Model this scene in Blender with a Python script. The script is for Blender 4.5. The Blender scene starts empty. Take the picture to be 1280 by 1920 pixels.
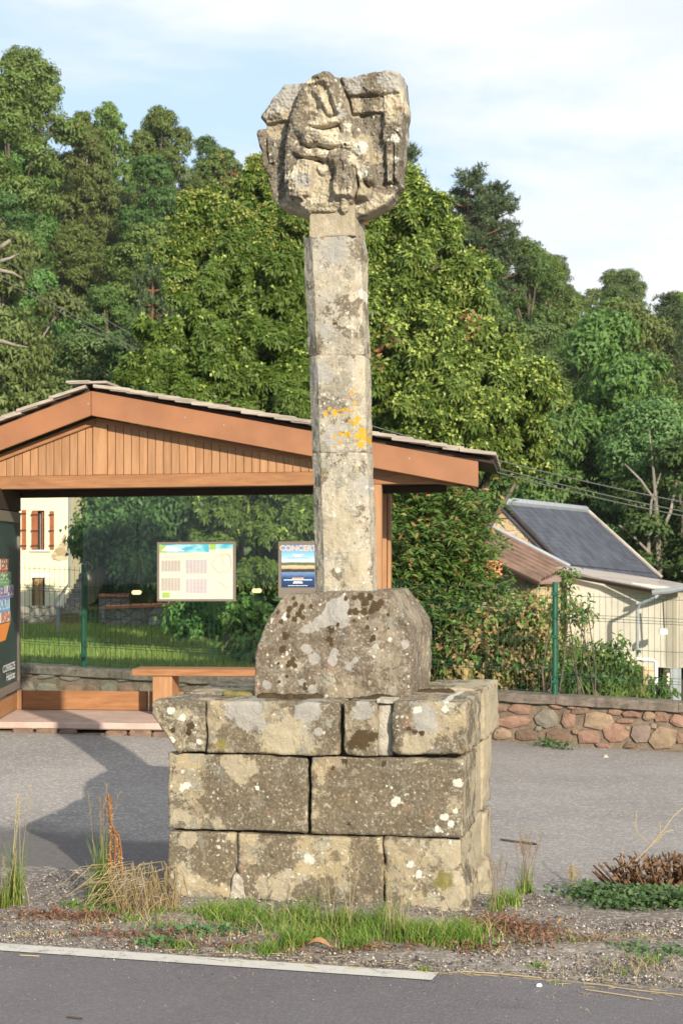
import bpy, math, random
import numpy as np
from mathutils import Vector, noise, Matrix
random.seed(7); rng = np.random.default_rng(7)
R = math.radians
scene = bpy.context.scene

# ---------------------------------------------------------------- camera, world, sun, exposure
F = 3319.0; E = 1.7; HOR = 1030.0
cam = bpy.data.cameras.new('camera'); co = bpy.data.objects.new('camera', cam); scene.collection.objects.link(co)
co.location = (0, 0, E); co.rotation_euler = (R(90), 0, 0)
cam.sensor_fit = 'VERTICAL'; cam.sensor_height = 36; cam.lens = F/1920*36; cam.shift_y = 70/1920
cam.clip_start = .1; cam.clip_end = 3000
cam.dof.use_dof = True; cam.dof.focus_distance = 8.7; cam.dof.aperture_fstop = 9.0
scene.camera = co
SUN_EL = 19.5; SUN_AZ = 22.5      # sun stands behind the camera, 22 degrees to its right
world = bpy.data.worlds.new('World'); scene.world = world; world.use_nodes = True
scene.view_settings.view_transform = 'Standard'; scene.view_settings.look = 'None'
scene.view_settings.exposure = 0.62; scene.view_settings.gamma = 1; scene.view_settings.use_curve_mapping = False
sl = bpy.data.lights.new('sun', 'SUN'); so = bpy.data.objects.new('sun', sl); scene.collection.objects.link(so)
sl.energy = 4.7; sl.angle = R(.5); sl.color = (1, .90, .75)
sdir = Vector((math.sin(R(SUN_AZ))*math.cos(R(SUN_EL)), -math.cos(R(SUN_AZ))*math.cos(R(SUN_EL)), math.sin(R(SUN_EL))))
so.rotation_euler = sdir.to_track_quat('Z', 'Y').to_euler()
so.location = (6, -10, 12)

class NT:
    def __init__(s, tree): s.t = tree; s.l = tree.links
    def n(s, typ, inp=None, **kw):
        nd = s.t.nodes.new(typ)
        for k, v in kw.items(): setattr(nd, k, v)
        for k, v in (inp or {}).items():
            if isinstance(v, bpy.types.NodeSocket): s.l.new(v, nd.inputs[k])
            else: nd.inputs[k].default_value = v
        return nd
    def mix(s, f, a, b, bt='MIX'):
        nd = s.t.nodes.new('ShaderNodeMix'); nd.data_type = 'RGBA'; nd.blend_type = bt
        for i, v in ((0, f), (6, a), (7, b)):
            if isinstance(v, bpy.types.NodeSocket): s.l.new(v, nd.inputs[i])
            else: nd.inputs[i].default_value = v if i == 0 else (*v, 1) if len(v) == 3 else v
        return nd.outputs[2]
    def m(s, op, a, b=0.0, c=0.0, clamp=False):
        nd = s.t.nodes.new('ShaderNodeMath'); nd.operation = op; nd.use_clamp = clamp
        for i, v in enumerate((a, b, c)):
            if isinstance(v, bpy.types.NodeSocket): s.l.new(v, nd.inputs[i])
            else: nd.inputs[i].default_value = v
        return nd.outputs[0]
    def step(s, v, lo, hi):
        nd = s.t.nodes.new('ShaderNodeMapRange'); nd.interpolation_type = 'SMOOTHSTEP'
        s.l.new(v, nd.inputs[0]); nd.inputs[1].default_value = lo; nd.inputs[2].default_value = hi
        return nd.outputs[0]
    def noise(s, co, sc, det=4, rough=.55, dist=0.0):
        nd = s.n('ShaderNodeTexNoise', {'Scale': sc, 'Detail': det, 'Roughness': rough, 'Distortion': dist})
        if co is not None: s.l.new(co, nd.inputs['Vector'])
        return nd.outputs[0]
    def vor(s, co, sc, feat='F1', rnd=1.0):
        nd = s.n('ShaderNodeTexVoronoi', {'Scale': sc, 'Randomness': rnd}, feature=feat)
        if co is not None: s.l.new(co, nd.inputs['Vector'])
        return nd
    def map(s, co, loc=(0, 0, 0), rot=(0, 0, 0), sc=(1, 1, 1)):
        return s.n('ShaderNodeMapping', {'Vector': co, 'Location': loc, 'Rotation': rot, 'Scale': sc}).outputs[0]

def newmat(name):
    m = bpy.data.materials.new(name); m.use_nodes = True
    for n in list(m.node_tree.nodes): m.node_tree.nodes.remove(n)
    t = NT(m.node_tree); out = t.n('ShaderNodeOutputMaterial')
    return m, t, out
def bsdf(t, out, col, rough=.8, bump=None, bs=.5, bd=.01, spec=.3, **kw):
    b = t.n('ShaderNodeBsdfPrincipled', {'Roughness': rough, 'Specular IOR Level': spec})
    if isinstance(col, bpy.types.NodeSocket): t.l.new(col, b.inputs['Base Color'])
    else: b.inputs['Base Color'].default_value = (*col, 1)
    for k, v in kw.items(): b.inputs[k].default_value = v
    if bump is not None:
        bn = t.n('ShaderNodeBump', {'Strength': bs, 'Distance': bd, 'Height': bump}); t.l.new(bn.outputs[0], b.inputs['Normal'])
    t.l.new(b.outputs[0], out.inputs[0]); return b

# sky: Nishita with soft procedural clouds mixed in by direction
w = NT(world.node_tree)
for n in list(world.node_tree.nodes): world.node_tree.nodes.remove(n)
wo = w.n('ShaderNodeOutputWorld')
sky = w.n('ShaderNodeTexSky', sky_type='NISHITA', sun_disc=False, sun_elevation=R(SUN_EL), sun_rotation=R(180-SUN_AZ), air_density=1.0, dust_density=1.2, ozone_density=1.5)
tc = w.n('ShaderNodeTexCoord').outputs['Generated']
cm = w.map(tc, loc=(.35, 0, .12), rot=(0, R(14), 0), sc=(1.6, 1.6, 5.0))
c1 = w.noise(cm, 2.3, 7, .55, .25)
c2 = w.noise(w.map(tc, loc=(3, 1, 2), sc=(1, 1, 3.2)), 1.1, 3, .5)
sep = w.n('ShaderNodeSeparateXYZ', {0: tc})
# a cloud bank that thickens upward and to the right
cc = w.m('ADD', c1, w.m('MULTIPLY', w.m('SUBTRACT', c2, .5), .6))
cc = w.m('ADD', cc, w.m('MULTIPLY', sep.outputs[0], .35))
cc = w.m('ADD', cc, w.m('MULTIPLY', w.m('SUBTRACT', sep.outputs[2], .17), .55))
cov = w.step(cc, .41, .64)
shade = w.noise(cm, 4.0, 5, .55)
ccol = w.mix(w.step(shade, .3, .7), (4.7, 5.05, 5.7), (5.9, 5.85, 5.85))
skyb = w.mix(.8, sky.outputs[0], (3.5, 4.55, 5.75))
w.l.new(w.n('ShaderNodeBackground', {'Color': w.mix(w.m('MULTIPLY', cov, .92), skyb, ccol), 'Strength': .125}).outputs[0], wo.inputs[0])

# ---------------------------------------------------------------- helpers
def link(o): scene.collection.objects.link(o); return o
def mesh_np(name, V, Fc, mat=None, smooth=False, attrs=None):
    me = bpy.data.meshes.new(name); V = np.asarray(V, dtype=np.float32); Fc = np.asarray(Fc, dtype=np.int32)
    me.vertices.add(len(V)); me.vertices.foreach_set('co', V.ravel())
    k = Fc.shape[1]; me.loops.add(Fc.size); me.loops.foreach_set('vertex_index', Fc.ravel())
    me.polygons.add(len(Fc)); me.polygons.foreach_set('loop_start', np.arange(len(Fc), dtype=np.int32)*k)
    if smooth: me.polygons.foreach_set('use_smooth', np.ones(len(Fc), dtype=bool))
    for an, av in (attrs or {}).items():
        a = me.attributes.new(an, 'FLOAT', 'POINT'); a.data.foreach_set('value', np.asarray(av, dtype=np.float32))
    if mat: me.materials.append(mat)
    me.update(calc_edges=True); return me
class MB:
    """collects shapes of ONE object"""
    def __init__(s): s.v = []; s.f = []
    def add(s, vs, fs):
        o = len(s.v); s.v += [tuple(p) for p in vs]; s.f += [tuple(i+o for i in f) for f in fs]; return s
    def hexa(s, p):  # 8 points: bottom 4 (ccw), top 4
        return s.add(p, [(3, 2, 1, 0), (4, 5, 6, 7), (0, 1, 5, 4), (1, 2, 6, 5), (2, 3, 7, 6), (3, 0, 4, 7)])
    def box(s, x0, x1, y0, y1, z0, z1):
        return s.hexa([(x0, y0, z0), (x1, y0, z0), (x1, y1, z0), (x0, y1, z0), (x0, y0, z1), (x1, y0, z1), (x1, y1, z1), (x0, y1, z1)])
    def fbox(s, fr, a0, a1, n0, n1, z0, z1):   # box in a local frame fr(a,n,z)->world
        return s.hexa([fr(a0, n0, z0), fr(a1, n0, z0), fr(a1, n1, z0), fr(a0, n1, z0), fr(a0, n0, z1), fr(a1, n0, z1), fr(a1, n1, z1), fr(a0, n1, z1)])
    def tube(s, pts, rad, n=6):
        pts = [Vector(p) for p in pts]; rings = []
        if not hasattr(rad, '__len__'): rad = [rad]*len(pts)
        for i, p in enumerate(pts):
            d = (pts[min(i+1, len(pts)-1)]-pts[max(i-1, 0)]).normalized()
            a = d.orthogonal().normalized() if i == 0 else (pa - d*pa.dot(d)).normalized()
            pa = a; b = d.cross(a)
            rings.append([p+(a*math.cos(2*math.pi*k/n)+b*math.sin(2*math.pi*k/n))*rad[i] for k in range(n)])
        vs = [q for r in rings for q in r]; fs = []
        for i in range(len(pts)-1):
            for k in range(n): fs.append((i*n+k, i*n+(k+1) % n, (i+1)*n+(k+1) % n, (i+1)*n+k))
        fs += [tuple(range(n-1, -1, -1)), tuple((len(pts)-1)*n+k for k in range(n))]
        return s.add(vs, fs)
    def prism(s, poly, off):   # polygon list + offset vector
        n = len(poly); off = Vector(off); a = [Vector(p) for p in poly]; b = [p+off for p in a]
        return s.add(a+b, [tuple(range(n-1, -1, -1)), tuple(range(n, 2*n))]+[(i, (i+1) % n, n+(i+1) % n, n+i) for i in range(n)])
    def mesh(s, name, mat, smooth=False, bevel=0):
        me = bpy.data.meshes.new(name); me.from_pydata(s.v, [], s.f); me.materials.append(mat)
        if smooth: me.polygons.foreach_set('use_smooth', [True]*len(me.polygons))
        me.validate(); me.update(); return me
    def build(s, name, mat, parent=None, smooth=False, bevel=0, **kw):
        me = s.mesh(name, mat, smooth)
        if parent is not None: me.transform(parent.matrix_basis.inverted() if parent.parent is None else (parent.parent.matrix_basis @ parent.matrix_basis).inverted())
        if bevel:
            import bmesh
            bm = bmesh.new(); bm.from_mesh(me); bmesh.ops.recalc_face_normals(bm, faces=bm.faces)
            bmesh.ops.bevel(bm, geom=bm.edges[:], offset=bevel, segments=1, affect='EDGES'); bm.to_mesh(me); bm.free()
        else:
            import bmesh
            bm = bmesh.new(); bm.from_mesh(me); bmesh.ops.recalc_face_normals(bm, faces=bm.faces); bm.to_mesh(me); bm.free()
        o = link(bpy.data.objects.new(name, me))
        if parent is not None: o.parent = parent
        for k, v in kw.items(): o[k] = v
        return o
def thing(name, label, cat, loc=(0, 0, 0), rz=0, group=None):
    o = link(bpy.data.objects.new(name, None)); o.location = loc; o.rotation_euler = (0, 0, rz)
    o.empty_display_size = .1; o['label'] = label; o['category'] = cat
    if group: o['group'] = group
    o.matrix_basis = Matrix.Translation(loc) @ Matrix.Rotation(rz, 4, 'Z')
    return o
def tag(o, label, cat, group=None):
    o['label'] = label; o['category'] = cat
    if group: o['group'] = group
    return o
def mobj(name, me, parent=None, **kw):   # mesh with vertices already local to the parent
    o = link(bpy.data.objects.new(name, me))
    if parent is not None: o.parent = parent
    for k, v in kw.items(): o[k] = v
    return o
def P(px, py, Z): return Vector(((px-640)/F*Z, Z, E-(py-HOR)*Z/F))

# ---------------------------------------------------------------- materials
def leafmat(name, c1, c2, c3=None, tr=.3):
    m, t, out = newmat(name)
    g = t.n('ShaderNodeNewGeometry').outputs['Random Per Island']
    oi = t.n('ShaderNodeObjectInfo').outputs['Random']
    col = t.mix(g, c1, c2)
    if c3: col = t.mix(t.step(g, .86, .92), col, c3)
    hs = t.n('ShaderNodeHueSaturation', {'Hue': t.m('ADD', .485, t.m('MULTIPLY', oi, .03)), 'Saturation': 1.0, 'Value': t.m('ADD', .8, t.m('MULTIPLY', oi, .4)), 'Color': col})
    b = t.n('ShaderNodeBsdfPrincipled', {'Roughness': .55, 'Specular IOR Level': .35, 'Base Color': hs.outputs[0]})
    tl = t.n('ShaderNodeBsdfTranslucent', {'Color': hs.outputs[0]})
    mx = t.n('ShaderNodeMixShader', {0: tr}); t.l.new(b.outputs[0], mx.inputs[1]); t.l.new(tl.outputs[0], mx.inputs[2])
    t.l.new(mx.outputs[0], out.inputs[0]); return m
def barkmat(name, a, b_, sc=8):
    m, t, out = newmat(name); c = t.n('ShaderNodeTexCoord').outputs['Object']
    n = t.noise(t.map(c, sc=(1, 1, .25)), sc, 6, .7)
    bsdf(t, out, t.mix(t.step(n, .35, .65), a, b_), .9, n, .6, .02); return m
def plain(name, col, rough=.6, var=.12, sc=6, bs=.15, bd=.004, spec=.3, metallic=0.0, tint=None):
    m, t, out = newmat(name); c = t.n('ShaderNodeTexCoord').outputs['Object']
    n = t.noise(c, sc, 6, .6); n2 = t.noise(c, sc*9, 3, .6)
    d = tuple(x*(1-var) for x in col); l = tuple(min(1, x*(1+var)) for x in col)
    cc_ = t.mix(t.step(n, .3, .7), d, l)
    if tint: cc_ = t.mix(t.m('MULTIPLY', t.step(t.noise(c, sc*.5, 7, .7), .5, .68), .7), cc_, tint)
    bsdf(t, out, cc_, rough, t.m('ADD', n2, n), bs, bd, spec, Metallic=metallic); return m
def woodmat(name, a, b_, axis='x', rough=.5):
    m, t, out = newmat(name); c = t.n('ShaderNodeTexCoord').outputs['Object']
    oi = t.n('ShaderNodeObjectInfo').outputs['Random']
    sc = (1.2, 14, 14) if axis == 'x' else (14, 14, 1.2)
    off = t.n('ShaderNodeVectorMath', {0: c, 1: t.n('ShaderNodeCombineXYZ', {0: t.m('MULTIPLY', oi, 31), 1: t.m('MULTIPLY', oi, 17), 2: t.m('MULTIPLY', oi, 7)}).outputs[0]}, operation='ADD').outputs[0]
    n = t.noise(t.map(off, sc=sc), 2.2, 6, .65, .4)
    n2 = t.noise(c, 2.0, 4, .6)
    col = t.mix(t.step(n, .25, .75), a, b_)
    col = t.mix(t.m('MULTIPLY', t.step(n2, .45, .75), .25), col, tuple(x*.7 for x in a))
    hs = t.n('ShaderNodeHueSaturation', {'Value': t.m('ADD', .9, t.m('MULTIPLY', oi, .2)), 'Color': col})
    bsdf(t, out, hs.outputs[0], rough, n, .35, .004, .35); return m

def stonemat(name, warm=(.33, .275, .18), grey=(.245, .22, .168), dark=(.080, .064, .042), darkamt=.5, speck=1.0, pale=(.35, .33, .255)):
    m, t, out = newmat(name)
    co_ = t.n('ShaderNodeTexCoord').outputs['Object']; oi = t.n('ShaderNodeObjectInfo').outputs['Random']
    c = t.n('ShaderNodeVectorMath', {0: co_, 1: t.n('ShaderNodeCombineXYZ', {0: t.m('MULTIPLY', oi, 9), 1: t.m('MULTIPLY', oi, 5), 2: t.m('MULTIPLY', oi, 13)}).outputs[0]}, operation='ADD').outputs[0]
    big = t.noise(c, 3.5, 6, .6, .3); mid = t.noise(c, 11, 8, .68, .5); fine = t.noise(c, 70, 5, .7); grit = t.noise(c, 260, 3, .7)
    col = t.mix(t.step(big, .35, .62), warm, grey)
    # faint round crusts of lichen in several tones
    wob = t.n('ShaderNodeVectorMath', {0: c, 1: t.n('ShaderNodeVectorMath', {0: t.n('ShaderNodeTexNoise', {'Vector': c, 'Scale': 22.0, 'Detail': 4.0}).outputs['Color'], 1: (.035, .035, .035)}, operation='MULTIPLY').outputs[0]}, operation='ADD').outputs[0]
    v1 = t.vor(wob, 13); r1 = t.n('ShaderNodeSeparateColor', {0: v1.outputs['Color']})
    crust = t.m('MULTIPLY', t.step(v1.outputs['Distance'], .50, .42), t.step(r1.outputs[0], .52, .56))
    ctone = t.mix(r1.outputs[1], pale, tuple(x*.62 for x in pale))
    col = t.mix(t.m('MULTIPLY', crust, .75), col, ctone)
    # dark weathering skin
    dk = t.m('ADD', t.m('ADD', t.m('MULTIPLY', mid, .42), t.m('MULTIPLY', t.noise(c, 34, 6, .7, .6), .16)), t.m('MULTIPLY', big, .42))
    at = t.n('ShaderNodeAttribute', attribute_name='a_dark').outputs['Fac']
    dk = t.m('ADD', dk, t.m('MULTIPLY', at, .11))
    th = .585-.14*darkamt
    dmask = t.step(dk, th, th+.03)
    dcol = t.mix(t.step(fine, .35, .65), dark, tuple(min(1, x*2.1) for x in dark))
    col = t.mix(t.m('MULTIPLY', dmask, .82), col, dcol)
    stn = t.step(t.noise(t.map(c, loc=(7, 2, 9)), 4.5, 9, .72, 1.2), .50, .56)
    col = t.mix(t.m('MULTIPLY', stn, .38*min(1.0, darkamt+.2)), col, (.090, .064, .038), 'MIX')
    gr_ = t.step(t.noise(t.map(c, loc=(1, 8, 4)), 9, 9, .72, .8), .55, .62)
    col = t.mix(t.m('MULTIPLY', gr_, .4), col, (.26, .25, .205))
    # reddish patches
    col = t.mix(t.m('MULTIPLY', t.step(t.noise(t.map(c, loc=(5, 3, 1)), 6, 6, .65), .62, .68), .35), col, (.36, .21, .13))
    # fine speckle
    col = t.mix(t.m('MULTIPLY', t.step(fine, .56, .70), .55*speck), col, (.66, .64, .54))
    col = t.mix(t.m('MULTIPLY', t.step(t.noise(t.map(c, loc=(2, 2, 2)), 85, 4, .7), .58, .68), .6*speck), col, (.09, .075, .05))
    # small white crust dots
    v2 = t.vor(wob, 42); r2 = t.n('ShaderNodeSeparateColor', {0: v2.outputs['Color']})
    d2 = t.m('MULTIPLY', t.step(v2.outputs['Distance'], .36, .26), t.step(r2.outputs[0], .80, .84))
    d2 = t.m('MULTIPLY', d2, t.step(t.noise(c, 5, 3, .6), .42, .58))
    col = t.mix(t.m('MULTIPLY', d2, .85), col, (.54, .525, .45))
    def am(nm, amp, thr, sc):
        a = t.n('ShaderNodeAttribute', attribute_name=nm).outputs['Fac']
        return t.step(t.m('ADD', a, t.m('MULTIPLY', t.m('SUBTRACT', t.noise(co_, sc, 6, .65), .5), amp)), thr, thr+.16)
    pl = am('a_pale', 2.6, .30, 9); col = t.mix(t.m('MULTIPLY', pl, .75), col, t.mix(fine, (.34, .29, .195), (.44, .385, .275)))
    gy = am('a_grey', 1.5, .28, 16); col = t.mix(t.m('MULTIPLY', gy, .9), col, t.mix(fine, (.27, .255, .225), (.37, .355, .32)))
    wh = am('a_white', 1.6, .30, 32); col = t.mix(t.m('MULTIPLY', wh, .95), col, t.mix(fine, (.46, .455, .39), (.62, .61, .53)))
    og = am('a_orange', 2.2, .22, 45); col = t.mix(og, col, t.mix(fine, (.44, .25, .03), (.60, .34, .045)))
    mo = am('a_moss', 1.5, .27, 50); col = t.mix(mo, col, t.mix(grit, (.035, .024, .012), (.10, .07, .035)))
    mg = am('a_green', 1.4, .25, 30); col = t.mix(t.m('MULTIPLY', mg, .8), col, t.mix(grit, (.10, .085, .02), (.26, .24, .06)))
    h = t.m('ADD', t.m('MULTIPLY', mid, .9), t.m('ADD', t.m('MULTIPLY', fine, .35), t.m('MULTIPLY', grit, .12)))
    h = t.m('ADD', h, t.m('MULTIPLY', t.m('ADD', crust, mo), .12))
    bsdf(t, out, col, .92, h, .9, .018, .15); return m

M = {}
M['stone'] = stonemat('weathered_sandstone', warm=(.36, .295, .185), darkamt=.72)
M['shaft'] = stonemat('shaft_limestone', warm=(.42, .37, .27), grey=(.36, .335, .275), darkamt=.42, speck=1.5)
M['head'] = stonemat('carved_stone', warm=(.54, .475, .345), grey=(.40, .375, .315), dark=(.075, .062, .045), darkamt=.72)
M['block'] = stonemat('socket_stone', warm=(.265, .22, .155), grey=(.21, .185, .145), dark=(.090, .070, .050), darkamt=.75)
M['mortar'] = plain('old_mortar', (.46, .42, .34), .95, .25, 20, .8, .02)
M['core'] = plain('rubble_core', (.10, .085, .06), .95, .3, 20, .8, .02)
M['wood'] = woodmat('brown_stained_wood', (.235, .105, .042), (.36, .175, .075))
M['woodv'] = woodmat('brown_stained_boards', (.275, .14, .062), (.40, .215, .105), 'z')
M['fascia'] = plain('brown_painted_metal', (.270, .115, .048), .45, .12, 3, .05, .002, .5)
M['shingle'] = woodmat('grey_weathered_wood', (.23, .195, .155), (.40, .345, .28))
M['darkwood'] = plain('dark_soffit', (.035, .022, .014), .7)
M['concrete'] = plain('pinkish_concrete', (.46, .33, .27), .9, .15, 5, .4, .006, tint=(.36, .31, .25))
M['rubble'] = plain('rubble_edge', (.30, .20, .14), .95, .4, 14, 1, .03, tint=(.13, .14, .06))
M['coping'] = plain('mossy_coping', (.235, .195, .155), .95, .4, 16, 1, .02, tint=(.045, .036, .025))
M['rwall'] = plain('wall_mortar', (.20, .155, .11), .95, .25, 12, .9, .02)
for i, c in enumerate([(.25, .155, .11), (.28, .205, .135), (.235, .18, .145), (.20, .18, .14), (.29, .175, .125), (.18, .12, .085)]):
    M['rs%d' % i] = plain('rubble_stone_%s' % 'abcdef'[i], c, .9, .22, 11, .8, .012, tint=tuple(x*.6 for x in c))
M['wire'] = plain('dark_green_wire', (.010, .050, .032), .5, .08, 4, .05, .001, .3)
M['green'] = plain('green_coated_steel', (.010, .085, .045), .4, .08, 4, .05, .001, .5)
M['steel'] = plain('grey_brown_frame', (.16, .135, .11), .4, .05, 4, .05, .001, .5)
M['black'] = plain('case_backing', (.02, .04, .04), .4, .3, 5, .05, .001, .5)
M['paper'] = plain('printed_paper', (.50, .48, .41), .6, .03)
M['cream'] = plain('cream_render', (.76, .71, .58), .9, .07, 2.5, .3, .01, tint=(.55, .52, .42))
M['cream_yellow'] = plain('pale_yellow_render', (.80, .70, .46), .9, .06, .8, .3, .01, tint=(.72, .64, .46))  # yellower cream for the pale house
M['slate'] = plain('blue_grey_slate', (.070, .078, .098), .85, .28, 3, .6, .015, .15)
M['zinc'] = plain('zinc', (.30, .33, .36), .45, .1)
M['tileb'] = plain('brown_roof_tile', (.27, .185, .145), .85, .2, 3, .5, .01)
M['tileg'] = plain('grey_roof_sheet', (.36, .32, .28), .85, .18, 3, .5, .01)
M['brick'] = plain('orange_brick', (.52, .22, .10), .9, .2, 5, .5, .01)
M['shut'] = plain('red_brown_shutter', (.30, .085, .03), .6, .15, 6)
M['glassdark'] = plain('window_pane', (.03, .035, .04), .15, .2, 2, 0, .001, .6)
M['white'] = plain('white_paint', (.74, .74, .70), .6, .05)
M['tileb2'] = plain('darker_brown_roof_tile', (.19, .13, .10), .9, .25, 3, .5, .01)
M['cable'] = plain('cable_grey', (.09, .095, .085), .6, .05)
M['pipe'] = plain('grey_pvc', (.25, .28, .29), .5, .08)
M['bark'] = barkmat('bark', (.06, .045, .03), (.16, .13, .10))
M['palebark'] = barkmat('pale_bark', (.12, .105, .08), (.27, .24, .19))
M['redbark'] = barkmat('pine_bark', (.10, .05, .03), (.22, .11, .06))
M['terr'] = plain('terracotta_coping', (.44, .15, .08), .85, .2, 6)

def fieldstone(name, a, b_, mort, sc):
    m, t, out = newmat(name); c = t.n('ShaderNodeTexCoord').outputs['Object']
    wv = t.n('ShaderNodeVectorMath', {0: t.map(c, sc=(1, 1, 1.7)), 1: t.n('ShaderNodeVectorMath', {0: t.n('ShaderNodeTexNoise', {'Vector': c, 'Scale': 3.0}).outputs['Color'], 1: (.25, .25, .25)}, operation='MULTIPLY').outputs[0]}, operation='ADD').outputs[0]
    v = t.vor(wv, sc); e = t.vor(wv, sc, 'DISTANCE_TO_EDGE')
    r = t.n('ShaderNodeSeparateColor', {0: v.outputs['Color']}).outputs[0]
    col = t.mix(r, a, b_); ed = t.step(e.outputs['Distance'], .02, .09)
    col = t.mix(ed, mort, col); col = t.mix(t.m('MULTIPLY', t.noise(c, 9, 6, .7), .5), col, tuple(x*.6 for x in a))
    bsdf(t, out, col, .95, ed, .8, .02, .1); return m
M['gablestone'] = fieldstone('gable_fieldstone', (.42, .30, .16), (.62, .50, .33), (.50, .42, .28), 4.5)
M['greystone'] = fieldstone('garden_wall_stone', (.16, .145, .12), (.34, .31, .26), (.16, .14, .11), 3.5)

def asphalt(name, c1, c2, ag, agsc=160, spots=.5, dark_band=None):
    m, t, out = newmat(name); c = t.n('ShaderNodeTexCoord').outputs['Object']
    big = t.noise(c, .8, 6, .6); fine = t.noise(c, agsc, 4, .7)
    v = t.vor(c, agsc*.55); r = t.n('ShaderNodeSeparateColor', {0: v.outputs['Color']}).outputs[0]
    col = t.mix(t.step(big, .3, .7), c1, c2)
    col = t.mix(t.m('MULTIPLY', t.step(r, .55, .95), spots), col, ag)
    col = t.mix(t.m('MULTIPLY', t.step(fine, .5, .35), .5), col, tuple(x*.35 for x in c1))
    col = t.mix(t.m('MULTIPLY', t.step(t.noise(t.map(c, sc=(1, 1, 1)), 4, 8, .75, .6), .57, .72), .4), col, tuple(x*.55 for x in c1))
    if dark_band:  # darker band across the given range, fading out to the right
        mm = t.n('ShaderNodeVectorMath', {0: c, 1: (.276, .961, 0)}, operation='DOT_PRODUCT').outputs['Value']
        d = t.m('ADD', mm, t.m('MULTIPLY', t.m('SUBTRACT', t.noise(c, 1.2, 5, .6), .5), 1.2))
        k = t.m('MULTIPLY', t.step(d, dark_band[1]+.35, dark_band[1]), t.step(d, dark_band[0]-.3, dark_band[0]))
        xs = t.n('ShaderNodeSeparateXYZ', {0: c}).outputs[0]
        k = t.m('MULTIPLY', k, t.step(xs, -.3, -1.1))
        col = t.mix(t.m('MULTIPLY', k, .75), col, dark_band[2])
    h = t.m('ADD', t.m('MULTIPLY', v.outputs['Distance'], -.8), fine)
    bsdf(t, out, col, .88, h, .7, .006, .25); return m
M['road'] = asphalt('road_asphalt', (.130, .118, .121), (.162, .148, .151), (.25, .235, .23), 190, .35)
M['lot'] = asphalt('old_lot_asphalt', (.218, .200, .186), (.290, .267, .243), (.46, .43, .39), 110, .55, dark_band=(8.8, 10.1, (.075, .070, .070)))
M['verge'] = asphalt('gravelly_soil', (.15, .125, .105), (.23, .20, .165), (.42, .38, .33), 90, .6)
m, t, out = newmat('worn_line_paint'); c = t.n('ShaderNodeTexCoord').outputs['Object']
fn = t.noise(c, 120, 4, .75)
bsdf(t, out, t.mix(t.step(t.m('ADD', t.m('MULTIPLY', fn, .55), t.m('MULTIPLY', t.noise(c, 9, 6, .75), .45)), .53, .60), (.50, .48, .42), (.24, .22, .20)), .8, fn, .4, .003); M['line'] = m
m, t, out = newmat('meadow'); c = t.n('ShaderNodeTexCoord').outputs['Object']
a = t.noise(c, .5, 6, .65); b2 = t.noise(c, 14, 5, .7)
col = t.mix(t.step(a, .35, .65), (.11, .155, .03), (.17, .20, .05)); col = t.mix(t.m('MULTIPLY', b2, .7), col, (.05, .075, .015))
bsdf(t, out, col, .95, b2, 1, .1, .1); M['meadow'] = m
m, t, out = newmat('forest_floor'); c = t.n('ShaderNodeTexCoord').outputs['Object']
a = t.noise(c, .7, 6, .7)
bsdf(t, out, t.mix(t.step(a, .35, .65), (.020, .032, .010), (.045, .065, .018)), .95, a, 1, .3, .05); M['floor'] = m
m, t, out = newmat('clear_glass')
fr = t.n('ShaderNodeFresnel', {'IOR': 1.45}).outputs[0]
gl = t.n('ShaderNodeBsdfGlossy', {'Roughness': .02, 'Color': (1, 1, 1, 1)}); tp = t.n('ShaderNodeBsdfTransparent', {'Color': (.93, .96, .95, 1)})
mx = t.n('ShaderNodeMixShader', {0: t.m('MULTIPLY', fr, .45)}); t.l.new(tp.outputs[0], mx.inputs[1]); t.l.new(gl.outputs[0], mx.inputs[2]); t.l.new(mx.outputs[0], out.inputs[0]); M['glass'] = m
M['lf_oak'] = leafmat('leaves_oak', (.095, .150, .030), (.170, .235, .050))
M['lf_ash'] = leafmat('leaves_ash', (.075, .160, .036), (.145, .25, .055))
M['lf_blue'] = leafmat('leaves_acacia', (.080, .155, .045), (.160, .24, .07))
M['lf_dark'] = leafmat('leaves_dark', (.050, .105, .026), (.100, .17, .038))
M['lf_chest'] = leafmat('leaves_chestnut', (.070, .135, .020), (.150, .215, .034), (.22, .26, .05))
M['lawn'] = leafmat('lawn_blades', (.13, .20, .035), (.24, .31, .065), (.30, .30, .10))
M['lf_mid'] = leafmat('leaves_lime', (.065, .145, .020), (.145, .24, .036))
M['lf_pine'] = leafmat('pine_needles', (.045, .080, .030), (.09, .135, .048), tr=.1)
M['lf_olive'] = leafmat('leaves_birch', (.095, .125, .030), (.165, .200, .055))
M['lf_dry'] = leafmat('leaves_withered', (.30, .22, .075), (.48, .37, .16), (.14, .16, .04))
M['lf_rust'] = leafmat('leaves_rust', (.24, .11, .045), (.40, .20, .08))
M['lf_bush'] = leafmat('leaves_bush', (.065, .155, .028), (.14, .25, .05), (.26, .29, .08))
M['husk'] = leafmat('chestnut_husks', (.20, .26, .045), (.30, .34, .08), tr=.1)
M['grass'] = leafmat('grass_blades', (.085, .17, .020), (.20, .28, .045), (.38, .34, .12))
M['drygrass'] = leafmat('dry_grass_blades', (.36, .27, .13), (.56, .45, .26))
M['straw'] = leafmat('straw', (.42, .32, .17), (.60, .49, .29))
M['redweed'] = leafmat('withered_red_weed', (.17, .075, .04), (.30, .16, .085), (.12, .14, .03))
M['clover'] = leafmat('weed_leaves', (.060, .135, .040), (.115, .205, .07))
M['deadtwig'] = leafmat('dead_stalks', (.10, .05, .025), (.24, .14, .08))

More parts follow.
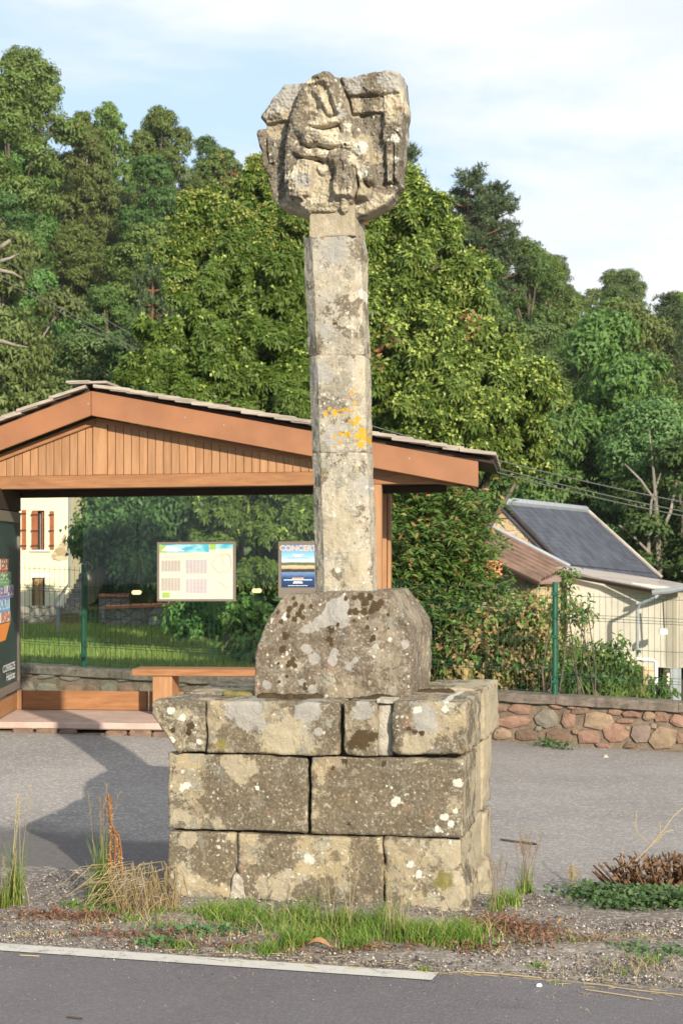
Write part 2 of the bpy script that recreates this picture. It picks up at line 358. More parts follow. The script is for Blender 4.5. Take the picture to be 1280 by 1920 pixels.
# ---------------------------------------------------------------- ground
CU, SU = math.cos(R(16)), math.sin(R(16))       # the road, the pedestal and the low wall all run this way
def sstep(x, a, b): x = np.clip((x-a)/(b-a), 0, 1); return x*x*(3-2*x)
def G(x, y):
    x = np.asarray(x, float); y = np.asarray(y, float)
    mm = SU*x+CU*y; l = CU*x-SU*y
    T = np.interp(l, [-9, -5.2, -3.0, -1.4, 8], [.30, .20, -.02, -.06, -.15])
    z = .012*sstep(mm, 7.1, 7.6)
    dr = -.05-.10*sstep(l, 1, -2.5)
    z = z*(1-sstep(mm, 8.5, 9.0)) + dr*sstep(mm, 8.55, 9.0)*(1-sstep(mm, 9.0, 13.3)) + T*sstep(mm, 9.0, 13.3)
    # beyond the wall: lawn on the left, falling garden on the right
    lw = np.interp(y, [15, 17.5, 20, 26, 36, 50, 60], [.2, .34, .30, .22, .10, .05, .05])
    rt = np.interp(y, [15, 17.5, 20, 26, 36, 48, 62], [-.3, -.6, -1.0, -1.9, -2.4, -2.2, 0])
    k = sstep(l, -3.6, -1.0) ; k2 = sstep(x/np.maximum(y, 1), -.05, .03)
    kk = np.where(y > 24, k2, k)
    far = lw*(1-kk)+rt*kk
    z = z*(1-sstep(mm, 15.6, 15.95)) + far*sstep(mm, 15.6, 15.95)
    a = np.clip(x/np.maximum(y, 10), -.45, .45)
    Tt = np.interp(a, [-.45, -.2, -.06, 0, .19, .45], [28, 25, 19.3, 17.8, 11.4, 4])
    st = 46+9*sstep(-a, .05, .13)
    prof = np.clip((y-st)/(104-st), 0, 1); prof = np.where(prof < 1, prof**1.15, 1)
    h = Tt*prof - np.clip((y-108)*.10, 0, 60)
    h = h + np.where(prof > 0, .8*np.sin(x*.21+1)*np.sin(y*.17)*prof, 0)
    z = np.where(y > 38, z+np.maximum(h, -3*1.0), z)
    return np.where(y > 200, np.minimum(z, -2), z)
def Gz(x, y): return float(G(x, y))
def sheet(name, pts, mat, nx, ny, dz=0.0, kind='structure'):
    """patch of ground in (along l, across m) road coordinates that follows G"""
    l0, l1, m0, m1 = pts
    L, Mm = np.meshgrid(np.linspace(l0, l1, nx), np.linspace(m0, m1, ny))
    X = CU*L+SU*Mm; Y = -SU*L+CU*Mm; Z = G(X, Y)+dz
    V = np.stack([X, Y, Z], -1).reshape(-1, 3)
    i = np.arange(ny-1)[:, None]*nx+np.arange(nx-1)[None]; Fc = np.stack([i, i+1, i+nx+1, i+nx], -1).reshape(-1, 4)
    return mobj(name, mesh_np(name, V, Fc, mat, True), kind=kind)
# one big ground sheet out to the horizon
ys = np.concatenate([np.linspace(-60, 6, 12), np.linspace(7, 20, 66), np.linspace(20.5, 40, 30), np.linspace(41, 130, 70), np.linspace(140, 900, 14)])
xs = np.concatenate([np.linspace(-700, -60, 10), np.linspace(-55, 55, 150), np.linspace(60, 700, 10)])
X, Y = np.meshgrid(xs, ys); Z = G(X, Y)-.03; Z = np.where(Y < 15, np.minimum(Z, -.06)-.12, Z)
ix = np.arange(len(ys)-1)[:, None]*len(xs)+np.arange(len(xs)-1)[None]; nx = len(xs)
Fc = np.stack([ix, ix+1, ix+nx+1, ix+nx], -1).reshape(-1, 4)
gm = mesh_np('hillside', np.stack([X, Y, Z], -1).reshape(-1, 3), Fc, M['meadow'], True); gm.materials.append(M['floor'])
cy = Y[:-1, :-1].ravel(); cx = X[:-1, :-1].ravel(); gm.polygons.foreach_set('material_index', ((cy > 37) | ((cx/np.maximum(cy, 1) > -.02) & (cy > 16)) | (cy < 10)).astype(np.int32))
mobj('hillside_ground', gm, kind='structure')
sheet('road', (-60, 60, -5.5, 6.93), M['road'], 60, 20, .0)
ver = sheet('gravel_verge', (-14, 14, 6.90, 8.95), M['verge'], 300, 60, .0)
# uneven surface of the verge
me = ver.data; n_ = len(me.vertices); a = np.empty(n_*3, np.float32); me.vertices.foreach_get('co', a); a = a.reshape(-1, 3)
for i in range(n_):
    p = a[i]
    if abs(p[0]) < 3:
        mm = SU*p[0]+CU*p[1]
        a[i, 2] += .012*noise.noise(Vector(p)*9)+.02*noise.noise(Vector(p)*3) if mm > 7.05 else 0
    if SU*p[0]+CU*p[1] < 6.97: a[i, 2] -= .004
me.vertices.foreach_set('co', a.ravel()); me.update()
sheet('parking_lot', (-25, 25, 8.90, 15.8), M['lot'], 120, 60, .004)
mb = MB()
def LM(l, m, z=0.0): return (CU*l+SU*m, -SU*l+CU*m, z)
le = -.0  # right end of the line
L1 = CU*P(820, 1832, 7.1)[0]-SU*7.08
mb.add([LM(-30, 6.79, .004), LM(L1, 6.80, .004), LM(L1, 6.925, .004), LM(-30, 6.915, .004)], [(0, 1, 2, 3)])
mb.build('edge_line', M['line'], None, kind='structure')

# ---------------------------------------------------------------- the stone cross
A11 = R(11); e1 = Vector((math.cos(A11), -math.sin(A11), 0)); e2 = Vector((math.sin(A11), math.cos(A11), 0))
F0 = P(592, 1690, 8.5); F0.z = 0
monu = thing('wayside_cross', 'weathered stone wayside cross with broken carved head on a pedestal of big lichen covered blocks', 'stone cross', tuple(F0+e2*.6))
MI = monu.matrix_basis.inverted()
def tz(px, py, d=0.0):
    """photo point on the plane d metres behind the pedestal front -> (t, z)"""
    o = F0+e2*d; r = (px-640)/F
    t_ = (r*o.y-o.x)/(math.cos(A11)+r*math.sin(A11)); Z = o.y-t_*math.sin(A11)
    return t_, E-(py-HOR)*Z/F
def W(t_, d, z): p = F0+e1*t_+e2*d; return Vector((p.x, p.y, z))
def polysdf(Pn, poly):
    """signed distance, positive inside (numpy)"""
    poly = np.asarray(poly, float); n = len(poly); d = np.full(len(Pn), 1e9); ins = np.zeros(len(Pn), bool)
    for i in range(n):
        a, b = poly[i], poly[(i+1) % n]; ab = b-a; tt = np.clip(((Pn-a)@ab)/(ab@ab+1e-12), 0, 1)
        q = a+tt[:, None]*ab; d = np.minimum(d, np.hypot(*(Pn-q).T))
        c = ((a[1] > Pn[:, 1]) != (b[1] > Pn[:, 1])) & (Pn[:, 0] < (b[0]-a[0])*(Pn[:, 1]-a[1])/((b[1]-a[1]) if b[1] != a[1] else 1e-9)+a[0]); ins ^= c
    return np.where(ins, d, -d)
ATT = ['a_white', 'a_orange', 'a_moss', 'a_pale', 'a_grey', 'a_dark', 'a_green']
def attrs_for(TZ, blobs, polys=()):
    """painted patches of lichen: blobs = (attr, t, z, radius)"""
    out = {k: np.full(len(TZ), -1.0) for k in ATT}; out['a_dark'] = np.zeros(len(TZ))
    for k, t_, z, r in blobs:
        d = np.hypot(TZ[:, 0]-t_, TZ[:, 1]-z)
        out[k] = np.maximum(out[k], 1-d/r)
    for k, pl, s in polys:
        out[k] = np.maximum(out[k], np.clip(polysdf(TZ, pl)/s+.3, -1, 1))
    return out
def stonebox(name, t0, t1, d0, d1, z0, z1, mat, rad=.022, amp=.008, step=.012, blobs=(), polys=(), warp=None, parent=monu, seed=0, shift=(0, 0, 0, 0)):
    nt_, nd, nz = [max(2, int(round(s/st))) for s, st in ((t1-t0, step), (d1-d0, step*1.8), (z1-z0, step))]
    idx = {}; V = []; Fs = []
    def vid(i, j, k):
        if (i, j, k) not in idx: idx[(i, j, k)] = len(V); V.append((i/nt_, j/nd, k/nz))
        return idx[(i, j, k)]
    for i in range(nt_):
        for k in range(nz):
            Fs.append((vid(i, 0, k), vid(i+1, 0, k), vid(i+1, 0, k+1), vid(i, 0, k+1)))
            Fs.append((vid(i, nd, k), vid(i, nd, k+1), vid(i+1, nd, k+1), vid(i+1, nd, k)))
        for j in range(nd):
            Fs.append((vid(i, j, 0), vid(i, j+1, 0), vid(i+1, j+1, 0), vid(i+1, j, 0)))
            Fs.append((vid(i, j, nz), vid(i+1, j, nz), vid(i+1, j+1, nz), vid(i, j+1, nz)))
    for j in range(nd):
        for k in range(nz):
            Fs.append((vid(0, j, k), vid(0, j, k+1), vid(0, j+1, k+1), vid(0, j+1, k)))
            Fs.append((vid(nt_, j, k), vid(nt_, j+1, k), vid(nt_, j+1, k+1), vid(nt_, j, k+1)))
    U = np.array(V); lo = np.array([t0, d0, z0]); hi = np.array([t1, d1, z1]); Pp = lo+U*(hi-lo)
    out = np.empty_like(Pp); TZ = np.empty((len(Pp), 2)); so_ = seed*3.17
    for i, p in enumerate(Pp):
        nv = Vector((p[0]+so_, p[1]*1.1, p[2]))
        r = rad*(.40+.9*noise.noise(nv*6)+.7*noise.noise(nv*15)); r = max(.004, r)
        q = np.minimum(np.maximum(p, lo+r), hi-r); d = p-q; L = math.sqrt(d@d)
        nrm = d/L if L > 1e-9 else np.zeros(3); p2 = q+nrm*r
        a_ = amp*(1.3*noise.noise(nv*4)+.8*noise.noise(nv*11)+.45*noise.noise(nv*27)+.3*noise.noise(nv*60))
        p2 = p2+nrm*a_*np.array([.75, 1, .55])
        if warp is not None: p2 = np.array(warp(*p2))
        out[i] = p2; TZ[i] = (p2[0], p2[2])
    wv = np.array([MI @ W(*p) for p in out])
    return mobj(name, mesh_np(name, wv, np.array(Fs), mat, True, attrs_for(TZ, blobs, polys)), parent)
def bl(kind, px, py, rpx, d=0.0):
    t_, z = tz(px, py, d); return (kind, t_, z, rpx*.00256*1.35)

tL = tz(315, 1500)[0]; tR = tz(868, 1500)[0]; DP = 1.2
def T(px): return tz(px, 1500)[0]
def zz(py): return tz(592, py)[1]
S = lambda *a, **k: stonebox('stone', *a, **k)
# bottom course
def foot(t_, d, z):   # the foot spreads a little at the right corner
    k = max(0, (t_-.35)/.4)*max(0, .22-z)/.22; return (t_+.05*k, d-.06*k, z)
S(tL, T(441), .0, .40, -.12, zz(1567), M['stone'], seed=1, blobs=[bl('a_pale', 345, 1640, 26), bl('a_pale', 350, 1575, 20), bl('a_dark', 400, 1620, 50)])
S(T(447), T(717), .004, .42, -.12, zz(1568), M['stone'], seed=2, amp=.012, blobs=[bl('a_dark', 540, 1600, 40), bl('a_dark', 680, 1610, 50), bl('a_dark', 480, 1650, 35), bl('a_dark', 600, 1665, 30), bl('a_pale', 520, 1680, 50), bl('a_white', 580, 1610, 12)])
S(T(721), tR-.01, .0, .46, -.12, zz(1566), M['stone'], seed=3, amp=.010, warp=foot, blobs=[bl('a_pale', 840, 1600, 40), bl('a_pale', 850, 1690, 40), bl('a_white', 770, 1620, 9), bl('a_white', 785, 1640, 8), bl('a_green', 832, 1650, 20), bl('a_orange', 733, 1620, 3)])
S(tL, tL+.42, .42, DP, -.12, zz(1567), M['stone'], seed=4, step=.03)
S(tR-.40, tR-.015, .475, .86, -.12, zz(1560), M['stone'], seed=5, step=.016, amp=.012, blobs=[('a_pale', tR, .2, .5)])
S(tR-.40, tR-.0, .87, DP+.02, -.12, zz(1570), M['stone'], seed=6, step=.016, amp=.012, blobs=[('a_pale', tR, .1, .4)])
# middle course
S(tL, T(575), .005, .45, zz(1563), zz(1418), M['stone'], seed=7, blobs=[bl('a_white', 348, 1475, 9), bl('a_white', 340, 1482, 6), bl('a_white', 483, 1477, 5.5), bl('a_white', 342, 1447, 5), bl('a_white', 408, 1498, 3), bl('a_dark', 460, 1480, 70), bl('a_dark', 530, 1520, 50), bl('a_pale', 450, 1435, 30), bl('a_pale', 335, 1530, 20)])
S(T(583), tR-.002, .0, .5, zz(1563), zz(1418), M['stone'], seed=8, blobs=[bl('a_dark', 650, 1500, 80), bl('a_dark', 740, 1500, 90), bl('a_dark', 700, 1430, 60), bl('a_white', 743, 1500, 10), bl('a_white', 738, 1505, 8), bl('a_white', 857, 1468, 10), bl('a_white', 832, 1530, 9), bl('a_white', 845, 1545, 8), bl('a_white', 820, 1555, 8), bl('a_white', 853, 1520, 6), bl('a_moss', 645, 1428, 7), bl('a_moss', 625, 1440, 5), bl('a_moss', 720, 1432, 6), bl('a_moss', 655, 1545, 5)])
S(tL, tL+.42, .46, DP, zz(1563), zz(1418), M['stone'], seed=9, step=.03)
S(tR-.38, tR-.012, .51, .80, zz(1558), zz(1419), M['stone'], seed=10, step=.014, amp=.014, blobs=[('a_pale', tR, .5, .5)])
S(tR-.38, tR-.0, .81, DP, zz(1558), zz(1419), M['stone'], seed=11, step=.014, amp=.014, blobs=[('a_pale', tR, .5, .5)])
# cap course, wider than the body
def capL(t_, d, z): k = max(0, .90-z)*.75 if t_ < tL+.12 else 0; return (t_+k*max(0, 1-(t_-tL+.08)/.2), d, z)
zc0, zc1 = zz(1415), zz(1316)
S(tz(288, 1400)[0], T(388), -.03, .42, zc0, zc1-.005, M['stone'], seed=12, warp=capL, rad=.035, amp=.014, blobs=[bl('a_moss', 362, 1360, 9), bl('a_moss', 358, 1372, 7), bl('a_moss', 328, 1368, 6), bl('a_white', 325, 1330, 10), bl('a_white', 345, 1345, 9), bl('a_white', 325, 1385, 8), bl('a_white', 376, 1390, 7), bl('a_pale', 350, 1340, 30)])
S(T(390), T(637), -.03, .45, zc0, zc1, M['stone'], seed=13, rad=.03, blobs=[bl('a_grey', 470, 1340, 35), bl('a_grey', 440, 1330, 20), bl('a_grey', 580, 1330, 25), bl('a_dark', 450, 1380, 40), bl('a_green', 418, 1395, 12), bl('a_grey', 600, 1372, 10), bl('a_pale', 540, 1395, 50)])
S(T(645), T(708), -.015, .44, zc0-.0, zc1+.006, M['stone'], seed=14, rad=.03, blobs=[bl('a_moss', 680, 1385, 20), bl('a_moss', 665, 1392, 14), bl('a_moss', 698, 1380, 12), bl('a_white', 670, 1383, 4), bl('a_grey', 680, 1330, 22)])
S(T(707), T(736), .012, .40, zc0+.0, zc1-.004, M['mortar'], seed=15, rad=.006, amp=.006)
S(T(735), tz(862, 1400, -.03)[0]+.028, -.035, .62, zc0+.012, zc1+.016, M['stone'], seed=16, rad=.04, amp=.012, blobs=[bl('a_white', 784, 1329, 9), bl('a_white', 836, 1313, 8), bl('a_white', 836, 1328, 8), bl('a_moss', 768, 1365, 5), bl('a_moss', 779, 1371, 6), bl('a_moss', 793, 1373, 6), bl('a_pale', 780, 1390, 30), bl('a_dark', 745, 1385, 25), bl('a_grey', 800, 1350, 30)])
S(tR-.30, tR+.033, .63, DP+.07, zc0+.02, zc1+.028, M['stone'], seed=17, rad=.035, amp=.014, step=.014, blobs=[('a_pale', tR, .85, .3)])
S(tL-.06, tL+.45, .44, DP+.05, zc0, zc1+.0, M['stone'], seed=18, rad=.035, amp=.016, step=.018, blobs=[('a_moss', tL+.4, zc1, .12), ('a_green', tL+.48, zc1, .12)])
S(tL+.46, tR-.32, .46, DP+.05, zc0, zc1-.004, M['stone'], seed=19, rad=.03, amp=.014, step=.018, blobs=[('a_moss', tR-.35, zc1, .15)])
mb = MB()   # rubble fill seen only through the open joints
mb.fbox(lambda a, n, z: tuple(W(a, n, z)), tL+.05, tR-.06, .07, DP-.05, -.1, zc1-.03)
mb.build('rubble_core', M['core'], monu, kind='stuff')
# mortar lumps in the joints
def lump(px0, px1, py0, py1, d, seed, mat='mortar'):
    tc_ = T((px0+px1)/2); za, zb = zz(py1), zz(py0)
    stonebox('mortar_patch', T(px0), T(px1), d, d+.14, za, zb, M[mat], rad=.02, amp=.022, step=.008, seed=seed, warp=lambda t_, d_, z: (tc_+(t_-tc_)*(1.15-.75*(z-za)/(zb-za)), d_+.02*(z-za)/(zb-za), z))
lump(430, 462, 1645, 1712, -.022, 31); 
stonebox('mortar_patch', T(440), T(452), .03, .2, 0, zz(1572), M['mortar'], rad=.01, amp=.01, step=.014, seed=36)
stonebox('mortar_patch', tR-.20, tR+.035, .05, .30, -.06, .10, M['stone'], rad=.05, amp=.03, step=.012, seed=33, blobs=[('a_pale', tR, .05, .4)])
stonebox('mortar_patch', tR-.12, tR+.045, .40, .75, -.06, .12, M['stone'], rad=.05, amp=.03, step=.014, seed=35, blobs=[('a_pale', tR, .05, .4)])
stonebox('mortar_patch', T(706), T(742), -.02, .12, zc1-.004, zc1+.022, M['mortar'], rad=.012, amp=.012, step=.008, seed=34)
# socket block
BD = .25; b0 = tz(475, 1300, BD)[0]; b1 = tz(770, 1300, BD)[0]; bz0 = zc1-.006; bz1 = tz(640, 1112, BD)[1]; bc = (b0+b1)/2; bw = (b1-b0)/2
def bwarp(t_, d, z):
    h = (z-bz0)/(bz1-bz0); u = (t_-bc)/bw
    if u < 0: k = np.interp(h, [0, .45, .72, .95, 1.0], [1, .97, .84, .66, .61])
    else: k = np.interp(h, [0, .62, .70, 1.0], [1, 1.0, .97, .70])
    dd = (d-BD)/.72; dk = np.interp(h, [0, .75, 1.0], [0, 0, .04])
    return (bc+(t_-bc)*k, d+dk*(1 if dd < .5 else -1)*abs(dd-.5)*2, z+.010*u)
def bb(k, px, py, r): return bl(k, px, py, r, BD)
moss = [(520,1148,5),(541,1143,7),(552,1133,6),(565,1138,7),(548,1122,5),(560,1150,8),(552,1160,7),(540,1155,6),(568,1158,6),(581,1137,5),(527,1165,5),(535,1193,8),(533,1190,6),(528,1218,7),(532,1214,5),(545,1242,7),(553,1248,6),(540,1248,5),(550,1235,5),(522,1244,4),(523,1279,4),(538,1268,4),(572,1290,5),(571,1283,4),(620,1183,6),(617,1177,4),(632,1172,5),(617,1198,7),(620,1208,5),(624,1180,4),(646,1122,5),(662,1120,7),(675,1118,8),(690,1120,8),(682,1130,9),(700,1135,9),(712,1130,8),(695,1145,8),(680,1147,8),(665,1147,8),(655,1148,6),(705,1140,7),(663,1163,5),(688,1176,5),(700,1196,6),(726,1153,4),(696,1200,5),(645,1208,3),(727,1178,2.5),(706,1179,2.5),(688,1160,3),(612,1124,3),(571,1252,3),(740,1120,3)]
blobs = [bb('a_moss', x, y, r) for x, y, r in moss]
gp = [(600,1150),(610,1128),(640,1116),(652,1122),(655,1140),(648,1152),(660,1160),(655,1172),(640,1178),(620,1172),(600,1180),(575,1190),(562,1183),(568,1172),(580,1168),(590,1158)]
polys = [('a_grey', [tz(x, y, BD) for x, y in gp], .03)]
blobs += [bb('a_white', 534, 1158, 6), bb('a_white', 538, 1152, 5), bb('a_white', 731, 1199, 5)]
blobs += [bb('a_grey', x, y, r) for x, y, r in [(625,1238,11),(655,1250,10),(627,1222,9),(590,1236,12),(568,1278,9),(500,1285,10),(585,1292,10),(575,1215,12),(703,1212,7),(758,1208,9),(760,1255,6),(668,1236,7)]]
stonebox('socket_block', b0, b1, BD, BD+.72, bz0, bz1, M['block'], rad=.018, amp=.013, step=.009, seed=21, blobs=blobs, polys=polys, warp=bwarp)
for i, (px, dd, w_) in enumerate([(440, .30, .13), (778, .5, .11), (500, .18, .09), (560, .17, .08), (690, .17, .08), (790, .7, .12)]):   # moss and soil cushions on the cap
    tt_ = T(px); stonebox('moss_cushion', tt_-w_, tt_+w_, dd-.03, dd+.09, zc1-.03, zc1+.018, M['block'], rad=.022, amp=.03, step=.014, seed=40+i, blobs=[('a_green' if i == 0 else 'a_moss', tt_, zc1, .3)])

# shaft: three drums of a chamfered square section, slightly leaning
SD = .46
def drum(name, py0, py1, prof, seed, blobs, cen, w0, w1, ch=.19, endr=.004):
    z0 = tz(640, py1, SD)[1]; z1 = tz(640, py0, SD)[1]; nz = int((z1-z0)/.009); V = []; per = []
    c = ch
    poly = [(-1+2*c, -1), (1-2*c, -1), (1, -1+2*c), (1, 1-2*c), (1-2*c, 1), (-1+2*c, 1), (-1, 1-2*c), (-1, -1+2*c)]
    for i in range(8):
        a, b = poly[i], poly[(i+1) % 8]; k = 10 if i % 2 == 0 else 5
        for j in range(k): per.append((a[0]+(b[0]-a[0])*j/k, a[1]+(b[1]-a[1])*j/k))
    n = len(per); rows = []
    for k in range(nz+1):
        h = k/nz; z = z0+(z1-z0)*h; hw = (w0+(w1-w0)*h)/2; edge = min(k, nz-k)*.009
        for (u, v) in per:
            nv = Vector((u*.3+seed, v*.3, z*1.0)); nn = Vector((u, v, 0)).normalized()
            shrink = -max(0, endr-edge)*.6 + .007*noise.noise(nv*5)+.004*noise.noise(nv*17)+.0025*noise.noise(nv*45)
            cx_ = cen(z); s = 1+prof(h, u) if prof else 1
            rows.append((cx_+u*hw*s+nn.x*shrink, SD+.155+v*hw+nn.y*shrink, z))
    Fs = [(k*n+i, k*n+(i+1) % n, (k+1)*n+(i+1) % n, (k+1)*n+i) for k in range(nz) for i in range(n)]
    a = len(rows); rows += [(cen(z0), SD+.155, z0), (cen(z1), SD+.155, z1)]
    caps = [(a, (i+1) % n, i, a) for i in range(n)]
    TZ = np.array([(r[0], r[2]) for r in rows]); wv = np.array([MI @ W(*r) for r in rows])
    Fq = np.array(Fs); me = bpy.data.meshes.new(name)
    me.from_pydata([tuple(p) for p in wv], [], Fs+[(a, (i+1) % n, i) for i in range(n)]+[(a+1, nz*n+i, nz*n+(i+1) % n) for i in range(n)])
    me.materials.append(M['shaft'])
    for kk, vv in attrs_for(TZ, blobs).items():
        at = me.attributes.new(kk, 'FLOAT', 'POINT'); at.data.foreach_set('value', vv.astype(np.float32))
    return mobj(name, me, monu)
def scn(px, py): return tz(px, py, SD)
SW = 8.95/F
cb = scn(647, 1108); ct = scn(625.5, 440)
def cen(z): return -7*SW+cb[0]+(ct[0]-cb[0])*(z-cb[1])/(ct[1]-cb[1])
def sb(k, px, py, r): return bl(k, px, py, r, SD)
org = [(658,735,5),(663,755,4),(650,768,5),(640,768,4),(627,772,7),(610,776,6),(645,778,4),(661,770,4),(668,784,6),(664,794,5),(653,790,4),(676,806,7),(672,818,8),(681,822,7),(673,832,7),(650,814,7),(637,813,6),(635,828,5),(627,838,4),(617,765,3),(606,745,3),(626,818,4)]
def topp(h, u): return .03*max(0, (h-.9)*10) if u < 0 else -.07*max(0, (h-.9)*10)*1.0
drum('shaft_drum', 848, 1112, None, 3, [sb('a_orange', 667, 876, 4), sb('a_orange', 606, 890, 3), sb('a_orange', 660, 893, 3), sb('a_pale', 640, 980, 34), sb('a_pale', 625, 1010, 30), sb('a_pale', 670, 1060, 30), sb('a_pale', 660, 1090, 25), sb('a_white', 632, 1070, 7), sb('a_white', 661, 1055, 4), sb('a_grey', 680, 910, 18), sb('a_white', 683, 913, 3.5), sb('a_dark', 590, 900, 20), sb('a_dark', 592, 950, 16)], cen, 109*SW, 104*SW)
drum('shaft_drum', 665, 847.5, None, 5, [sb('a_orange', *o) for o in org]+[sb('a_white', 660, 710, 4), sb('a_white', 640, 800, 3), sb('a_grey', 600, 700, 25), sb('a_grey', 620, 820, 22), sb('a_white', 612, 740, 3)], cen, 104*SW, 106*SW)
drum('shaft_drum', 440, 664.5, topp, 8, [sb('a_white', 675, 545, 8), sb('a_white', 676, 553, 7), sb('a_moss', 627, 607, 5), sb('a_white', 653, 612, 5), sb('a_grey', 630, 470, 30), sb('a_grey', 610, 620, 18), sb('a_dark', 655, 570, 25), sb('a_dark', 590, 650, 16), sb('a_dark', 668, 470, 16), sb('a_dark', 580, 530, 8)], cen, 106*SW, 110*SW)
# the pale chipped neck between shaft and head
nz0 = tz(640, 441, SD)[1]; nz1 = tz(640, 388, SD)[1]; nc = tz(625, 420, SD)[0]
stonebox('neck', tz(578, 420, SD)[0], tz(665, 420, SD)[0], SD+.005, SD+.30, nz0-.004, nz1+.02, M['head'], rad=.008, amp=.006, step=.008, seed=50, blobs=[sb('a_pale', 610, 420, 60), sb('a_pale', 650, 400, 50)])

# carved head, modelled as a deep relief; polygons in a local drawing frame
HS = 3.5556
def hp(u, v): return 440+u/HS-9*max(0, (u-600)/550), 100+v/HS
outl = [(320,190),(400,182),(480,178),(520,160),(560,150),(600,138),(640,135),(700,140),(735,158),(770,165),(830,150),(900,122),(960,110),(1000,125),(1030,105),(1060,97),(1110,97),(1135,140),(1140,200),(1147,270),(1158,330),(1155,380),(1143,430),(1146,480),(1138,560),(1128,610),(1132,690),(1118,730),(1114,850),(1088,858),(1068,885),(1066,935),(1015,990),(930,1030),(835,1068),(800,1085),(495,1088),(470,1068),(390,1042),(300,1015),(255,990),(235,940),(215,860),(212,800),(185,770),(168,720),(165,640),(150,600),(130,530),(140,490),(192,480),(190,455),(155,412),(160,390),(195,340),(235,295),(270,240),(300,205)]
gs = 4.2
us = np.arange(115, 1175, gs); vs_ = np.arange(85, 1105, gs); UU, VV = np.meshgrid(us, vs_); PT = np.stack([UU.ravel(), VV.ravel()], -1)
sd = polysdf(PT, outl)
def relief(poly, h, bev, tu=0.0, tv=0.0, c=(0, 0)):
    s = polysdf(PT, poly); k = np.clip(s/(bev*.62), 0, 1); k = (1-(1-k)**2)**.62
    return np.where(s > 0, k*(h+tu*(PT[:, 0]-c[0])/100+tv*(PT[:, 1]-c[1])/100), -1)
def ridge(pts, r, h):   # a rounded roll along a line: pts (u,v,width factor)
    best = np.full(len(PT), -1.0)
    for a, b in zip(pts[:-1], pts[1:]):
        A, B = np.array(a[:2]), np.array(b[:2]); ab = B-A; tt = np.clip(((PT-A)@ab)/(ab@ab), 0, 1)
        d = np.hypot(*(PT-(A+tt[:, None]*ab)).T); rr = r*(a[2]+(b[2]-a[2])*tt); hh = a[3]+(b[3]-a[3])*tt
        best = np.maximum(best, np.where(d < rr, hh-h+h*np.sqrt(np.clip(1-(d/rr)**2, 0, 1)), -1))
    return best
D = np.zeros(len(PT)); mx_ = lambda a: np.maximum(D, a)
D = mx_(relief([(320,190),(480,178),(460,300),(420,410),(300,445),(190,452),(155,412),(235,295)], .075, 55, 0, -.004, (300, 300)))
D = mx_(relief([(190,440),(430,405),(425,425),(200,462)], .055, 14))
D = mx_(relief([(700,150),(900,120),(960,110),(1060,97),(1135,130),(1145,270),(1010,280),(880,288),(770,292),(720,240)], .12, 42, 0, 0.0, (0, 0)))
D = mx_(relief([(770,290),(1140,270),(1150,375),(1030,385),(790,392)], .060, 12))
D = mx_(relief([(1000,265),(1150,255),(1158,380),(1140,560),(1060,500),(1010,460)], .085, 30))
# central hooded figure
D = mx_(relief([(480,200),(560,152),(640,136),(725,165),(765,330),(790,470),(815,560),(835,800),(830,930),(800,1000),(660,1060),(480,1060),(352,985),(362,700),(390,450),(440,270)], .115, 50))
D = mx_(ridge([(600,170,1,.20),(520,215,1,.20),(460,300,.9,.185),(425,420,1.0,.175),(400,540,1.2,.17),(385,660,1.2,.165),(375,800,1.1,.15),(372,960,.9,.14)], 42, .06))
D = mx_(ridge([(610,165,1.1,.21),(650,230,.9,.20),(700,340,1.0,.195),(745,450,.95,.18),(770,560,.9,.17)], 46, .065))
inner = polysdf(PT, [(500,225),(610,200),(655,290),(700,400),(715,450),(600,475),(480,490),(470,400),(480,300)])
D = np.where(inner > 0, np.minimum(D, .175-.075*np.clip(inner/35, 0, 1)), D)
D = mx_(relief([(520,220),(600,190),(640,260),(600,330),(560,300)], .15, 28)); D = mx_(ridge([(545,250,1,.165),(600,300,1.0,.17),(640,400,.8,.15)], 32, .04))
D = mx_(ridge([(500,480,.8,.185),(560,490,.9,.20),(640,470,1.0,.205),(720,450,1.0,.20)], 26, .045))
D = mx_(ridge([(440,520,1.2,.19),(520,570,1.25,.225),(620,590,1.2,.24),(700,590,1.1,.235),(790,620,1.0,.20)], 50, .085))
D = mx_(ridge([(400,650,1.0,.18),(480,680,1.0,.20),(560,672,1.0,.215),(640,700,.95,.21),(720,680,1.1,.205),(790,720,1.1,.19)], 42, .07))
for cut in ([(470,628),(560,612),(640,640),(700,640),(640,655),(560,645),(500,660)], [(500,505),(600,500),(690,475),(735,480),(650,505),(560,520)], [(400,690),(480,705),(560,700),(640,722),(560,728),(480,722)]):
    s = polysdf(PT, cut); D = np.where(s > 0, D-.065*np.clip(s/9, 0, 1), D)
D = mx_(relief([(425,705),(535,715),(545,800),(540,880),(520,960),(470,1000),(420,985),(360,975),(352,900),(390,760)], .205, 40))
D = mx_(relief([(655,705),(720,680),(790,700),(820,800),(835,900),(805,975),(700,990),(665,960),(652,900),(668,800)], .205, 42))
fold = .0045*np.sin(PT[:, 0]/100*2*math.pi*2.1+PT[:, 1]/90)+.003*np.sin(PT[:, 0]/100*2*math.pi*4.7+PT[:, 1]/60); legs = (PT[:, 1] > 700) & (D > .14); D = np.where(legs, D+fold*np.clip((PT[:, 1]-700)/60, 0, 1), D)
cr = polysdf(PT, [(545,722),(640,722),(652,800),(650,930),(690,1010),(700,1080),(530,1080),(500,1010),(545,900)])
D = np.where(cr > 0, np.minimum(D, .11+.04*(1-np.clip(cr/14, 0, 1))), D)
D = mx_(relief([(555,728),(635,728),(632,790),(600,822),(575,818),(555,780)], .135, 12)); 
D = mx_(ridge([(800,520,.9,.15),(860,600,1.0,.14),(880,760,.9,.14),(910,830,.7,.13)], 55, .05))
